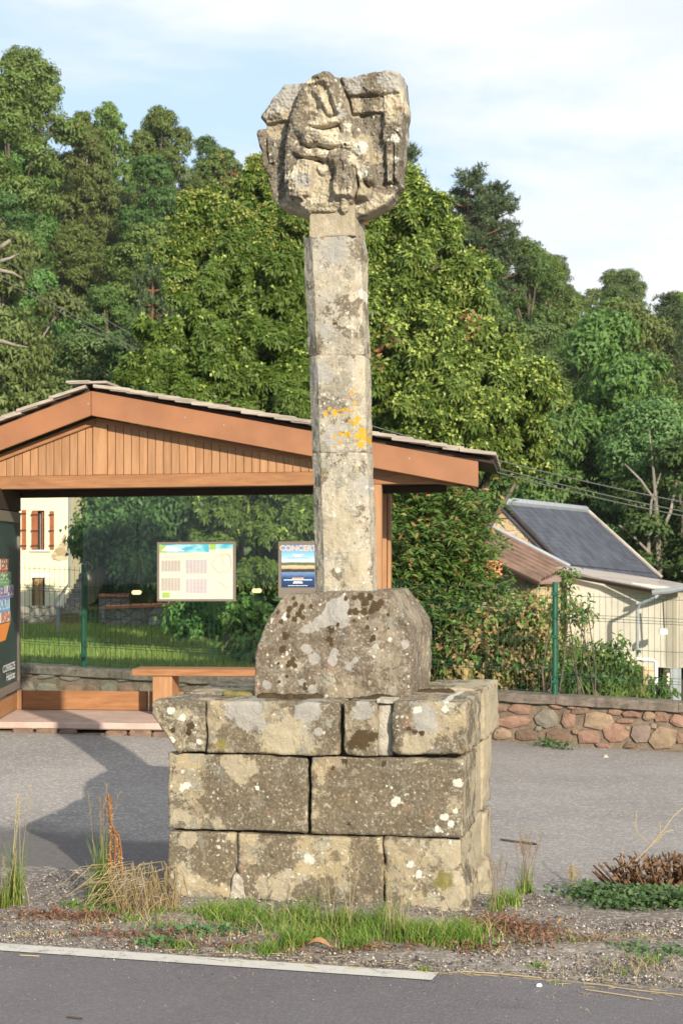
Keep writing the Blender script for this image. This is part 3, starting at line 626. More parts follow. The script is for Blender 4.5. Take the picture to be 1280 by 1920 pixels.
D = mx_(relief([(800,700),(850,720),(880,860),(915,930),(900,965),(810,970),(835,880)], .135, 30, .0))
ramp = (PT[:, 1] > 960) & (PT[:, 0] > 465) & (PT[:, 0] < 830); D = np.where(ramp, np.minimum(D, .048+.0009*np.maximum(0, 1075-PT[:, 1])), D)
D = mx_(ridge([(495,985,.9,.13),(493,1030,1.0,.125),(495,1056,.4,.10)], 30, .05)); D = mx_(ridge([(735,980,.9,.14),(735,1030,1.0,.13),(735,1058,.4,.10)], 32, .05))
D = np.where((PT[:, 1] > 1068) & (PT[:, 1] < 1077) & (PT[:, 0] > 480) & (PT[:, 0] < 800), D-.012, D)
D = mx_(relief([(1000,470),(1060,465),(1112,475),(1112,560),(1075,600),(1072,850),(1030,855),(1022,600),(998,570)], .075, 18)); D = mx_(relief([(1075,480),(1140,470),(1132,700),(1112,850),(1080,840)], .05, 20))
D = mx_(relief([(200,545),(258,550),(262,600),(258,720),(215,720),(205,640)], .035, 12)); D = mx_(ridge([(160,520,1,.05),(170,640,1,.05),(185,740,.9,.045)], 28, .04))
# a dished sunken field on both flanks, rounded rim, weathering
nz_ = np.array([.2*abs(noise.noise(Vector((u/9, v/9, 29))))+.55*noise.noise(Vector((u/90, v/90, 1)))+.35*noise.noise(Vector((u/38, v/38, 4)))+.25*noise.noise(Vector((u/15, v/15, 9)))+.2*abs(noise.noise(Vector((u/22, v/22, 19)))) for u, v in PT])
D = D+.050*nz_
D = D*.60; rimk = np.clip(sd/9, 0, 1); D = D-.022*(1-np.sqrt(1-(1-rimk)**2))
# sharpen undercuts: smooth once to avoid needle steps
G2 = D.reshape(UU.shape); ins = (sd > 0).reshape(UU.shape)
G3 = G2.copy(); G3[1:-1, 1:-1] = (G2[1:-1, 1:-1]*4+G2[:-2, 1:-1]+G2[2:, 1:-1]+G2[1:-1, :-2]+G2[1:-1, 2:])/8; Dg = G3.ravel()
nyy, nxx = UU.shape; quad = []; used = {}
insf = (sd > -1e-6)
for j in range(nyy-1):
    for i in range(nxx-1):
        q = (j*nxx+i, j*nxx+i+1, (j+1)*nxx+i+1, (j+1)*nxx+i)
        if sum(insf[list(q)]) >= 2: quad.append(q)
vids = sorted({k for q in quad for k in q}); rm = {k: n for n, k in enumerate(vids)}; nh = len(vids)
PTv = PT[vids].copy()
po = np.array(outl, float)
for n_i, k in enumerate(vids):
    if sd[k] < 0:
        p = PT[k]; bd = 1e9
        for a in range(len(po)):
            A, B = po[a], po[(a+1) % len(po)]; tt = np.clip(((p-A)@(B-A))/((B-A)@(B-A)), 0, 1); q = A+tt*(B-A); dd = (q-p)@(q-p)
            if dd < bd: bd = dd; bq = q
        PTv[n_i] = bq
Dv = Dg[vids]; HD = SD-.02; front = []; back = []; TZh = []
c_, s_ = math.cos(A11), math.sin(A11); o_ = F0+e2*HD
for (u, v), dpt in zip(PTv, Dv):
    px, py = hp(u, v); r = (px-640)/F; t_ = (r*o_.y-o_.x)/(c_+r*s_); Z = o_.y-t_*s_; z = E-(py-HOR)*Z/F
    TZh.append((t_, z)); nb = .012*noise.noise(Vector((t_*9, z*9, 0)))
    kx = 1-.10*max(0, min(1, (v-700)/380))
    front.append(MI @ W(t_, HD+.06-dpt, z)); back.append(MI @ W(t_+.0, HD+.235+nb, z))
from collections import Counter
ec = Counter(); ed = {}
for q in quad:
    for a in range(4):
        e = (q[a], q[(a+1) % 4]); ec[tuple(sorted(e))] += 1; ed[tuple(sorted(e))] = e
Fh = [tuple(rm[k] for k in q)[::-1] for q in quad]+[tuple(rm[k]+nh for k in q) for q in quad]
mid = []; midx = {}
NS = 6
allv = front+back; TZa = TZh+TZh
def ringv(k, s):
    if s == 0: return rm[k]
    if s == NS: return rm[k]+nh
    if (k, s) not in midx:
        a, b = front[rm[k]], back[rm[k]]; f = s/NS; p = a.lerp(b, f); nn = noise.noise_vector(Vector(p)*14)*.012
        midx[(k, s)] = len(allv); allv.append(p+nn); TZa.append(TZh[rm[k]])
    return midx[(k, s)]
for e, n_e in ec.items():
    if n_e == 1:
        a, b = ed[e]
        for s in range(NS): Fh.append((ringv(a, s), ringv(b, s), ringv(b, s+1), ringv(a, s+1)))
def hb(k, u, v, r): px, py = hp(u, v); return bl(k, px, py, r, HD)
hbl = [hb('a_dark', *o) for o in ((440, 300, 22), (410, 480, 24), (385, 640, 22), (660, 220, 22), (640, 160, 20), (760, 420, 18), (480, 540, 16), (460, 660, 16), (640, 690, 16), (760, 900, 20), (700, 820, 24), (330, 700, 30), (300, 640, 30), (240, 720, 24), (900, 640, 18), (1000, 560, 24), (880, 500, 24), (250, 600, 20), (800, 290, 24), (940, 260, 24), (1130, 420, 16), (1110, 780, 18), (560, 260, 14), (560, 380, 12), (190, 560, 18), (860, 900, 16))]+[hb('a_dark', 620, 170, 26), hb('a_dark', 700, 300, 18), hb('a_dark', 420, 420, 16), hb('a_dark', 390, 560, 20), hb('a_dark', 370, 760, 16), hb('a_dark', 360, 900, 20), hb('a_dark', 520, 560, 18), hb('a_dark', 560, 680, 16), hb('a_dark', 720, 740, 30), hb('a_dark', 740, 850, 26), hb('a_dark', 280, 560, 38), hb('a_dark', 270, 820, 34), hb('a_dark', 990, 740, 30), hb('a_dark', 860, 330, 30), hb('a_dark', 1000, 870, 22), hb('a_dark', 900, 220, 24), hb('a_dark', 920, 430, 30), hb('a_dark', 230, 950, 20), hb('a_dark', 820, 165, 18),
       hb('a_grey', 300, 280, 40), hb('a_grey', 380, 230, 24), hb('a_grey', 1080, 180, 26), hb('a_grey', 730, 420, 12), hb('a_grey', 470, 860, 20), hb('a_white', 850, 640, 16), hb('a_white', 880, 800, 10), hb('a_white', 540, 640, 5), hb('a_white', 1090, 560, 9), hb('a_white', 1095, 700, 8), hb('a_grey', 820, 200, 24),
       hb('a_pale', 870, 620, 26), hb('a_pale', 1070, 420, 20), hb('a_pale', 600, 260, 18), hb('a_pale', 470, 930, 18), hb('a_pale', 620, 1000, 40), hb('a_pale', 960, 960, 24), hb('a_pale', 260, 470, 22), hb('a_pale', 800, 340, 20), hb('a_pale', 600, 900, 30), hb('a_pale', 580, 1040, 40), hb('a_pale', 700, 1060, 30), hb('a_pale', 480, 770, 20), hb('a_pale', 870, 930, 24), hb('a_pale', 1050, 700, 12), hb('a_pale', 600, 420, 22), hb('a_pale', 930, 1020, 30), hb('a_pale', 330, 1000, 22), hb('a_pale', 340, 400, 18), hb('a_pale', 1090, 300, 14), hb('a_pale', 950, 680, 18), hb('a_moss', 765, 628, 3.5)]
mobj('carved_head', mesh_np('carved_head', np.array([tuple(p) for p in allv]), np.array(Fh), M['head'], True, attrs_for(np.array(TZa), hbl)), monu)

# ---------------------------------------------------------------- bus shelter
CS, SS = math.cos(R(6)), math.sin(R(6))
AP = Vector((-1.98, 14.3, 0))                 # under the apex, in the plane of the gable
def sh(a, n, z): return (AP.x+CS*a+SS*n, AP.y-SS*a+CS*n, z+.010*a*max(0, z-.3)/1.9)
def ta(px, n=0.0):                            # photo column -> distance along the front in the plane n behind it
    ox, oy = AP.x+SS*n, AP.y+CS*n; r = (px-640)/F; return (r*oy-ox)/(CS+r*SS)
def tza(px, py, n=0.0):
    a = ta(px, n); Z = sh(a, n, 0)[1]; return E-(py-HOR)*Z/F
shl = thing('bus_shelter', 'brown wooden gabled bus shelter with glazed back wall standing behind the stone cross', 'bus shelter', sh(0, .6, .3))
def sbx(name, a0, a1, n0, n1, z0, z1, mat, parent=None, bev=.004, **kw):
    return MB().fbox(sh, a0, a1, n0, n1, z0, z1).build(name, mat, parent if parent is not None else shl, bevel=bev, **kw)
NB = 1.0; FZ = .31; AL = ta(36, NB); AR = ta(709, 0)+.20
# floor slab with its crumbling rubble edge
sbx('floor_slab', -3.6, AR+.35, -.12, NB+.35, .255, FZ, M['concrete'], bev=.01)
for i in range(34):
    a = -3.5+i*.19; ww = .17*random.uniform(.8, 1.1); s_ = random.uniform(.0, .03); gl = Gz(*sh(a, -.2, 0)[:2])
    m_ = MB().fbox(sh, a, a+ww, -.145-s_, -.08, min(gl-.05, .1), .262+random.uniform(-.035, .004)); m_.build('stone', M['rubble'] if i % 3 else M['rs5'], shl, bevel=.015)
# beam, boards, posts of the gable
bz = 2.195; sbx('beam', -2.02, ta(890, -.0), 0, .10, bz, bz+.105, M['wood'])
def topL(a): return 2.767-.36*(-a)-.03 if a < 0 else 2.767-.193*a-.03
c0, c1 = ta(174.5), ta(200.5)
sbx('king_post', c0, c1, .0, .08, bz+.107, 2.73, M['woodv'])
a = c1+.003; bwid = .0655; k = 0
while topL(a+bwid) > bz+.15 and k < 60:
    sbx_ = MB().add([sh(a, .022, bz+.107), sh(a+bwid-.005, .022, bz+.107), sh(a+bwid-.005, .045, bz+.107), sh(a, .045, bz+.107), sh(a, .022, topL(a)), sh(a+bwid-.005, .022, topL(a+bwid)), sh(a+bwid-.005, .045, topL(a+bwid)), sh(a, .045, topL(a))], [(3, 2, 1, 0), (4, 5, 6, 7), (0, 1, 5, 4), (1, 2, 6, 5), (2, 3, 7, 6), (3, 0, 4, 7)])
    sbx_.build('board', M['woodv'], shl, bevel=.002); a += bwid; k += 1
a = c0-.003; k = 0
while topL(a-bwid) > bz+.15 and k < 60:
    sbx_ = MB().add([sh(a-bwid+.005, .022, bz+.107), sh(a, .022, bz+.107), sh(a, .045, bz+.107), sh(a-bwid+.005, .045, bz+.107), sh(a-bwid+.005, .022, topL(a-bwid)), sh(a, .022, topL(a)), sh(a, .045, topL(a)), sh(a-bwid+.005, .045, topL(a-bwid))], [(3, 2, 1, 0), (4, 5, 6, 7), (0, 1, 5, 4), (1, 2, 6, 5), (2, 3, 7, 6), (3, 0, 4, 7)])
    sbx_.build('board', M['woodv'], shl, bevel=.002); a -= bwid; k += 1
sbx('backing_panel', -1.75, 2.55, .046, .055, bz+.1, bz+.12, M['darkwood'], bev=0)
def slope_bar(name, a0, z0, a1, z1, h, n0, n1, mat, bev=.004):
    p = [sh(a0, n0, z0-h), sh(a1, n0, z1-h), sh(a1, n1, z1-h), sh(a0, n1, z0-h), sh(a0, n0, z0), sh(a1, n0, z1), sh(a1, n1, z1), sh(a0, n1, z0)]
    return MB().hexa(p).build(name, mat, shl, bevel=bev)
slope_bar('trim', 0, 2.765, 2.9, 2.765-.193*2.9, .04, -.012, .0215, M['wood']); slope_bar('trim', -1.9, 2.765-.36*1.9, -.001, 2.765, .055, -.012, .0215, M['wood'])
# metal fascia in front
aR = ta(896, -.17); zR = 2.352
slope_bar('fascia', .0015, 2.965, aR, zR, .197, -.17, -.14, M['fascia']); slope_bar('fascia', -2.05, 2.965-.36*2.05, -.0015, 2.965, .197, -.17, -.14, M['fascia'])
p0, p1 = sh(aR, 0, 0), None
MB().fbox(sh, aR-.10, aR-.07, -.139, 1.8, zR-.17, zR-.03).build('eaves_side', M['darkwood'], shl, bevel=.003)  # right end: dark box put in for the shaded hollow behind the fascia
MB().hexa([sh(-2.05, -.139, 2.09), sh(-2.02, -.139, 2.09), sh(-2.02, 1.9, 2.09), sh(-2.05, 1.9, 2.09), sh(-2.05, -.139, 2.28), sh(-2.02, -.139, 2.28), sh(-2.02, 1.9, 2.28), sh(-2.05, 1.9, 2.28)]).build('eaves_side', M['fascia'], shl, bevel=.003)
# screws on the fascia
for px, py in ((166, 757), (347, 785), (767, 866), (420, 800), (640, 848)):
    aa = ta(px, -.17); z = tza(px, py, -.17); MB().fbox(sh, aa-.005, aa+.005, -.174, -.1695, z-.005, z+.005).build('screw', M['zinc'], shl)
# ceiling under the roof
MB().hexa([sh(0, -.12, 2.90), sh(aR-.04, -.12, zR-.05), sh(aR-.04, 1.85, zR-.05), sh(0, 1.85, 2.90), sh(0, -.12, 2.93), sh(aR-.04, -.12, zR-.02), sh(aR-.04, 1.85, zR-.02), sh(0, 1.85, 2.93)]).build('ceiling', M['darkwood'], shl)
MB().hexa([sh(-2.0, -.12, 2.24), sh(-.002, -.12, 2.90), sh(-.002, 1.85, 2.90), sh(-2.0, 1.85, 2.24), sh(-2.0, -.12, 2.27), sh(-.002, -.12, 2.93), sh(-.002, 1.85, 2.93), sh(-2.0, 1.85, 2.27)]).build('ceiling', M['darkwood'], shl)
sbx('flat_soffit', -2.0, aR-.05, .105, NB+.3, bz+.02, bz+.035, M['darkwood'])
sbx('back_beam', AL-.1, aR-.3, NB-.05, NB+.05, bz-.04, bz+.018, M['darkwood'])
# roof of overlapping wooden shingles: courses step down both slopes
def shingles(side, a_end, sl, amin):
    step = .132; ln = .30; nc = int(abs(a_end)/step)+1; me_cache = {}
    for i in range(nc+1):
        a0 = amin+i*step; a1 = a0+ln; 
        if a0 > abs(a_end)-.10: break
        a1 = min(a1, abs(a_end)+.14)
        for j in range(4):
            n0 = -.215+random.uniform(-.02, .02) if j == 0 else -.215+j*.53; n1 = -.215+(j+1)*.53-.012
            zb = 2.975-sl*a0+.016; ze = 2.975-sl*a1+.036; th = .027
            s = 1 if side > 0 else -1; lift = random.uniform(-.003, .004)
            p = [sh(s*a0, n0, zb+lift), sh(s*a1, n0, ze+lift), sh(s*a1, n1, ze+lift), sh(s*a0, n1, zb+lift), sh(s*a0, n0, zb+th+lift), sh(s*a1, n0, ze+th+lift), sh(s*a1, n1, ze+th+lift), sh(s*a0, n1, zb+th+lift)]
            MB().hexa(p).build('shingle', M['shingle'], shl, bevel=.003)
shingles(1, aR, .193, .03); shingles(-1, 1.95, .36, .03)
for i, (a0, a1, z) in enumerate(((-.17, .14, 3.018), (-.19, .0, 3.036))):
    for j in range(1):
        sbx('shingle', a0, a1, -.225+j*.53, -.225+(j+1)*.53-.012, z-.010*i, z-.010*i+.02, M['shingle'], bev=.003)
# under-roof battens seen dark below the shingle edge
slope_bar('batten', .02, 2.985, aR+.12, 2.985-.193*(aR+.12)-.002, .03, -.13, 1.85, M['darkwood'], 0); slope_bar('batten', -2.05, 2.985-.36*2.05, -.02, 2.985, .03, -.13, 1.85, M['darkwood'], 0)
# posts
pa = ta(697, 0); sbx('post', pa, ta(714.5, 0), .003, .12, FZ, bz-.002, M['woodv'])
rb = ta(716, NB); sbx('post', rb+.0, rb+.045, NB-.08, NB+.06, FZ, bz-.045, M['woodv']); sbx('post', rb+.05, ta(733, NB), NB-.06, NB+.06, FZ, bz-.045, M['woodv'])
sbx('post', -1.98, -1.86, .003, .12, FZ, bz-.002, M['woodv'])
# back wall: bottom plank, glass panes
pz1 = tza(150, 1295, NB)
sbx('bottom_plank', AL+.04, ta(277, NB), NB-.025, NB+.025, FZ+.003, pz1, M['wood']); sbx('bottom_plank', ta(281, NB), rb-.01, NB-.020, NB+.028, FZ+.003, pz1, M['wood'])
sbx('corner_post', AL-.005, AL+.035, NB-.045, NB+.03, FZ+.001, pz1+.002, M['woodv'])
gx = [AL+.04, ta(258, NB), ta(482, NB), rb-.005]
for g0, g1 in zip(gx[:-1], gx[1:]): sbx('glass_pane', g0+.004, g1-.004, NB-.004, NB+.004, pz1+.004, bz-.042, M['glass'], bev=0)
for px, py in ((257, 1111), (482, 1109)):
    aa = ta(px, NB); z = tza(px, py, NB-.03); w_ = .042
    pts = [sh(aa+(w_-.018)*(1 if math.cos(q) >= 0 else -1)+.018*math.cos(q), NB-.022, z+.019*math.sin(q)) for q in [2*math.pi*(i+.5)/20 for i in range(20)]]
    MB().prism(pts, Vector(sh(0, .017, 0))-Vector(sh(0, 0, 0))).build('glass_clamp', plain('cream_plastic_%d' % px, (.62, .55, .32), .4), shl)
# bench
bn0, bn1 = NB-.42, NB-.06; b0_, b1_ = ta(246, bn0), ta(520, bn0); bt = tza(350, 1268, bn0)+.035
bench = thing('bench', 'brown wooden bench inside the bus shelter under the framed timetable', 'bench', sh((b0_+b1_)/2, (bn0+bn1)/2, FZ))
MB().fbox(sh, b0_, b1_, bn0+.02, bn1, bt-.025, bt+.02).build('seat', M['wood'], bench, bevel=.006)
MB().fbox(sh, b0_+.004, b1_-.004, bn0, bn0+.018, bt-.035, bt+.022).build('front_rail', M['wood'], bench, bevel=.004)
for lx in (ta(285, bn0), ta(485, bn0)):
    MB().fbox(sh, lx, lx+.165, bn0+.02, bn1-.03, FZ+.001, bt-.027).build('leg', M['woodv'], bench, bevel=.006)

def flat(mb, a0, a1, n, z0, z1): mb.add([sh(a0, n, z0), sh(a1, n, z0), sh(a1, n, z1), sh(a0, n, z1)], [(0, 1, 2, 3)]); return mb
def text_mesh(body, size, mat, name='lettering', bold=0.0):
    cu = bpy.data.curves.new(name, 'FONT'); cu.body = body; cu.size = size; cu.align_x = 'CENTER'; cu.align_y = 'CENTER'; cu.offset = bold
    o = link(bpy.data.objects.new(name, cu)); dg = bpy.context.evaluated_depsgraph_get()
    me = bpy.data.meshes.new_from_object(o.evaluated_get(dg)); bpy.data.objects.remove(o); me.materials.clear(); me.materials.append(mat); return me
def put_text(body, size, mat, a, n, z, parent, sx=1.0, right=None, bold=0.0):
    me = text_mesh(body, size, mat, bold=bold); ox = Vector(sh(a, n, z)); rx = right or Vector((CS, -SS, 0))
    up = Vector((0, 0, 1)); inv = parent.matrix_basis.inverted() if parent.parent is None else (parent.parent.matrix_basis@parent.matrix_basis).inverted()
    for v in me.vertices: v.co = inv @ (ox+rx*v.co.x*sx+up*v.co.y)
    o = link(bpy.data.objects.new('lettering', me)); o.parent = parent; return o
def ink(name, c): return plain(name, c, .6, .03, 8, 0)
# timetable
NP = NB-.03; a0, a1 = ta(299, NP), ta(438, NP); z1, z0 = tza(368, 1021, NP), tza(368, 1124, NP); pw, ph = a1-a0, z1-z0
tt = thing('framed_timetable', 'framed cream timetable sheet with blue header fixed to the shelter glass above the bench', 'timetable', sh((a0+a1)/2, NP, (z0+z1)/2))
fr = MB(); t_ = .018
fr.fbox(sh, a0-t_, a1+t_, NP-.006, NP+.022, z1, z1+t_).fbox(sh, a0-t_, a1+t_, NP-.006, NP+.022, z0-t_, z0).fbox(sh, a0-t_, a0, NP-.006, NP+.022, z0, z1).fbox(sh, a1, a1+t_, NP-.006, NP+.022, z0, z1)
fr.build('frame', M['steel'], tt); MB().fbox(sh, a0, a1, NP+.004, NP+.02, z0, z1).build('sheet', M['paper'], tt)
def qq(u0, u1, v0, v1, n=.002): return flat(MB(), a0+pw*u0, a0+pw*u1, NP+n, z1-ph*v1, z1-ph*v0)
m, t, out = newmat('header_picture'); c = t.n('ShaderNodeTexCoord').outputs['Object']
bsdf(t, out, t.mix(t.step(t.noise(t.map(c, sc=(1, 1, 3)), 7, 4), .4, .6), (.05, .33, .44), (.28, .52, .58)), .5)
qq(.03, .67, .0, .15).build('printed_picture', m, tt); qq(.72, .99, .0, .09).build('printed_picture', m, tt)
mg_ = ink('print_green', (.25, .40, .08)); qq(.0, .10, .02, .15, .001).build('printed_picture', mg_, tt); qq(.68, .76, .0, .10, .0012).build('printed_picture', mg_, tt); qq(.04, .14, .88, .97).build('printed_picture', mg_, tt)
MB().add([sh(a0+pw*.03, NP+.0008, z1-ph*.12), sh(a0+pw*.35, NP+.0008, z1-ph*.13), sh(a0+pw*.22, NP+.0008, z1-ph*.06), sh(a0+pw*.1, NP+.0008, z1-ph*.03)], [(0, 1, 2, 3)]).build('printed_picture', ink('print_pale', (.72, .76, .70)), tt)
for i, (u0, v0, u1, v1) in enumerate(((.03, .30, .29, .50), (.36, .29, .65, .54), (.03, .62, .29, .85), (.36, .64, .65, .90))):
    col = (.33, .28, .26) if i % 2 == 0 else (.36, .32, .38)
    mm = MB()
    for r_ in range(11):
        for cx_ in range(6):
            uu = u0+(u1-u0)*cx_/6; vv = v0+(v1-v0)*r_/11
            flat(mm, a0+pw*uu, a0+pw*(uu+(u1-u0)/6*.8), NP+.0015, z1-ph*(vv+(v1-v0)/11*.6), z1-ph*vv)
    mm.build('printed_table', ink('print_table_%d' % i, col), tt)
    qq(u0+.05, u1-.05, v0-.07, v0-.05).build('printed_heading', ink('print_head_%d' % i, (.5, .45, .42)), tt)
mp = [(0.74,.30),(.78,.23),(.84,.20),(.90,.18),(.95,.21),(.96,.28),(.97,.38),(.95,.46),(.90,.52),(.85,.50),(.82,.55),(.77,.48),(.72,.42),(.71,.36),(.74,.30)]
mm = MB(); mm.tube([sh(a0+pw*u, NP+.001, z1-ph*v) for u, v in mp], .0022, 4); mm.tube([sh(a0+pw*u, NP+.001, z1-ph*v) for u, v in ((.74, .72), (.80, .68), (.86, .74), (.91, .80), (.96, .78))], .0018, 4); mm.tube([sh(a0+pw*u, NP+.001, z1-ph*v) for u, v in ((.86, .18), (.85, .3), (.88, .4), (.86, .5))], .0014, 4)
mm.build('printed_map', ink('print_map', (.40, .42, .28)), tt)
# concert poster
a0, a1 = ta(528, NP), ta(590, NP); z1, z0 = tza(557, 1024, NP), tza(557, 1103, NP); pw, ph = a1-a0, z1-z0
cp = thing('concert_poster', 'blue concert poster showing a village by the water, left of the stone shaft', 'poster', sh((a0+a1)/2, NP, (z0+z1)/2))
sx0, sx1, sz0, sz1 = a0-.03, a1+.05, z0-.09, z1+.03
MB().fbox(sh, sx0, sx1, NP-.004, NP+.02, sz0, sz1).build('frame', M['steel'], cp, bevel=.003)
m, t, out = newmat('poster_print'); c = t.n('ShaderNodeTexCoord').outputs['Object']; zsp = t.n('ShaderNodeSeparateXYZ', {0: c}).outputs[2]
v = t.n('ShaderNodeMapRange', {0: zsp, 1: -ph/2, 2: ph/2}).outputs[0]
rp = t.n('ShaderNodeValToRGB', {0: t.m('ADD', v, t.m('MULTIPLY', t.m('SUBTRACT', t.noise(c, 22, 5), .5), .05))}); el = rp.color_ramp.elements
el[0].position = 0; el[0].color = (.01, .03, .09, 1); el[1].position = 1; el[1].color = (.04, .20, .50, 1)
for ps, cl in ((.22, (.02, .06, .17)), (.34, (.13, .22, .40)), (.37, (.03, .035, .02)), (.42, (.04, .04, .03)), (.44, (.40, .28, .16)), (.50, (.55, .42, .28)), (.53, (.10, .13, .04)), (.58, (.09, .12, .05)), (.60, (.50, .62, .72)), (.75, (.22, .45, .70))):
    e_ = el.new(ps); e_.color = (*cl, 1)
bsdf(t, out, rp.outputs[0], .4)
MB().fbox(sh, a0, a1, NP-.008, NP-.005, z0, z1).build('sheet', m, cp)
put_text('CONCERT', .066, ink('print_orange', (.80, .42, .18)), (a0+a1)/2+.0, NP-.0095, z1-ph*.085, cp, 1.02, bold=.0015)
for k, (v, wd, hh, cl) in enumerate(((.23, .35, .006, 1), (.27, .22, .012, 1), (.31, .66, .006, 0), (.795, .36, .016, 2), (.825, .86, .008, 1), (.87, .25, .010, 1), (.895, .3, .012, 1), (.96, .6, .005, 1))):
    aa = (a0+a1)/2; mm = MB(); nn_ = max(3, int(wd*22))
    for q in range(nn_):
        x_ = aa-pw*wd/2+pw*wd*q/nn_; flat(mm, x_, x_+pw*wd/nn_*.72, NP-.0095, z1-ph*v-hh/2, z1-ph*v+hh/2)
    mm.build('printed_line', ink('print_l%d' % k, [(.12, .2, .35), (.72, .78, .82), (.78, .40, .20)][cl]), cp)

# display case along the left side of the shelter, seen almost edge on
K0 = Vector((-2.805, 15.38, 0)); K1 = Vector((-2.77, 13.9, 0)); kd = (K1-K0).normalized(); kr = Vector((kd.y, -kd.x, 0)); kr = -kr if kr.x < 0 else kr
def kc(a, n, z): p = K0+kd*a-kr*n; return (p.x, p.y, z)      # a toward the camera, n away from the room
case = thing('display_case', 'grey framed notice case with coloured paper strips on the left side of the shelter', 'notice case', kc(.7, 0, .5))
cz0, cz1 = E-(1284-HOR)*15.5/F, 2.0
MB().fbox(kc, 0, 1.5, .0, .05, cz0, 2.0).build('backing', M['black'], case)
f_ = MB(); f_.fbox(kc, -.01, .045, -.02, .055, cz0-.02, 2.02).fbox(kc, .045, 1.5, -.02, .055, cz0-.02, cz0+.05).fbox(kc, .045, 1.5, -.02, .055, 1.93, 2.02); f_.build('frame', M['steel'], case, bevel=.003)
def ka(px): r = (px-640)/F; return (r*K0.y-K0.x)/(kd.x-r*kd.y)
def kz(px, py): p = K0+kd*ka(px); return E-(py-HOR)*p.y/F
def strip(px, y0, y1, colr, txt=None, tcol=None, edge=None, sk=0):
    a0 = ka(px); p = [kc(a0, -.004, kz(px, y1)), kc(1.45, -.004, kz(px, y1)), kc(1.45, -.004, kz(px, y0)), kc(a0-sk, -.004, kz(px, y0))]
    MB().prism(p, kr*-.003).build('paper_strip', ink('strip_%d' % y0, colr), case)
    if edge:
        p = [kc(a0+.01, -.006, kz(px, y1)-.022), kc(1.45, -.006, kz(px, y1)-.022), kc(1.45, -.006, kz(px, y1)), kc(a0, -.006, kz(px, y1))]
        MB().prism(p, kr*-.003).build('paper_edge', ink('strip_edge_%d' % y0, edge), case)
    if txt:
        me = text_mesh(txt, .13, ink('strip_ink_%d' % y0, tcol), bold=.002); inv = case.matrix_basis.inverted(); zc_ = kz(px, (y0+y1)/2)
        xs_ = [v.co.x for v in me.vertices]; xr = max(xs_)
        for v in me.vertices:
            v.co = inv @ (Vector(kc(a0+.04+(xr-v.co.x)*1.6, -.0085, zc_+v.co.y*.9)))
        o = link(bpy.data.objects.new('lettering', me)); o.parent = case
strip(15, 1048, 1067, (.62, .60, .50), 'ESH', (.40, .10, .06), (.42, .09, .05), .02)
strip(20, 1072, 1091, (.60, .62, .52), 'EGEN', (.10, .30, .12), (.12, .38, .12))
strip(25, 1096, 1115, (.62, .62, .62), 'EILLAN', (.20, .16, .30), (.24, .17, .38))
strip(18, 1120, 1140, (.52, .60, .66), 'OUT', (.15, .38, .58), (.12, .33, .62))
strip(19, 1145, 1164, (.66, .62, .54), 'IRSN', (.55, .18, .10))
p = [kc(ka(19), -.004, kz(19, 1166)), kc(1.45, -.004, kz(19, 1166)), kc(1.45, -.004, kz(10, 1202)), kc(ka(10), -.004, kz(10, 1200))]
MB().prism(p, kr*-.003).build('paper_strip', ink('strip_orange', (.62, .22, .04)), case)
for txt, px, py, sz in (('CORREZE', 27, 1247, .085), ('Habitat', 27, 1264, .09)):
    me = text_mesh(txt, sz, ink('case_white_'+txt.lower(), (.62, .64, .62)), bold=.001); inv = case.matrix_basis.inverted(); z_ = kz(px, py); xr = max(v.co.x for v in me.vertices)
    for v in me.vertices: v.co = inv @ Vector(kc(ka(px)+(xr-v.co.x)*1.7, -.0085, z_+v.co.y))
    o = link(bpy.data.objects.new('lettering', me)); o.parent = case
MB().fbox(kc, .05, 1.5, .0, .04, FZ+.01, cz0-.06).build('bottom_plank', M['wood'], shl, bevel=.003)
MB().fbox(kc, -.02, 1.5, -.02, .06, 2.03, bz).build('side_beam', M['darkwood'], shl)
MB().fbox(kc, -.05, .0, .0, .05, FZ, bz).build('post', M['steel'], shl)

# ---------------------------------------------------------------- low boundary wall with fence
WP = Vector((1.354, 15.77, 0)); wu = Vector((math.cos(R(17)), -math.sin(R(17)), 0)); wn = Vector((math.sin(R(17)), math.cos(R(17)), 0))
def wl(a, n, z): p = WP+wu*a+wn*n; return (p.x, p.y, z)
def wa(px, n=0.0):
    o = WP+wn*n; r = (px-640)/F; return (r*o.y-o.x)/(wu.x-r*wu.y)
def wtop(a): return .427-.0335*a
def wzp(px, py, n=0.0): Z = wl(wa(px, n), n, 0)[1]; return E-(py-HOR)*Z/F
wall = thing('boundary_wall', 'low reddish rubble stone wall with mossy concrete coping behind the shelter and the cross', 'stone wall', wl(0, .1, 0))
mb = MB()
for i in range(40):
    a0 = -9+i*.5; a1 = a0+.5
    mb.hexa([wl(a0, .02, -.5), wl(a1, .02, -.5), wl(a1, .26, -.5), wl(a0, .26, -.5), wl(a0, .02, wtop(a0)-.07), wl(a1, .02, wtop(a1)-.07), wl(a1, .26, wtop(a1)-.07), wl(a0, .26, wtop(a0)-.07)])
mb.build('mortar', M['rwall'], wall)
a0 = -9
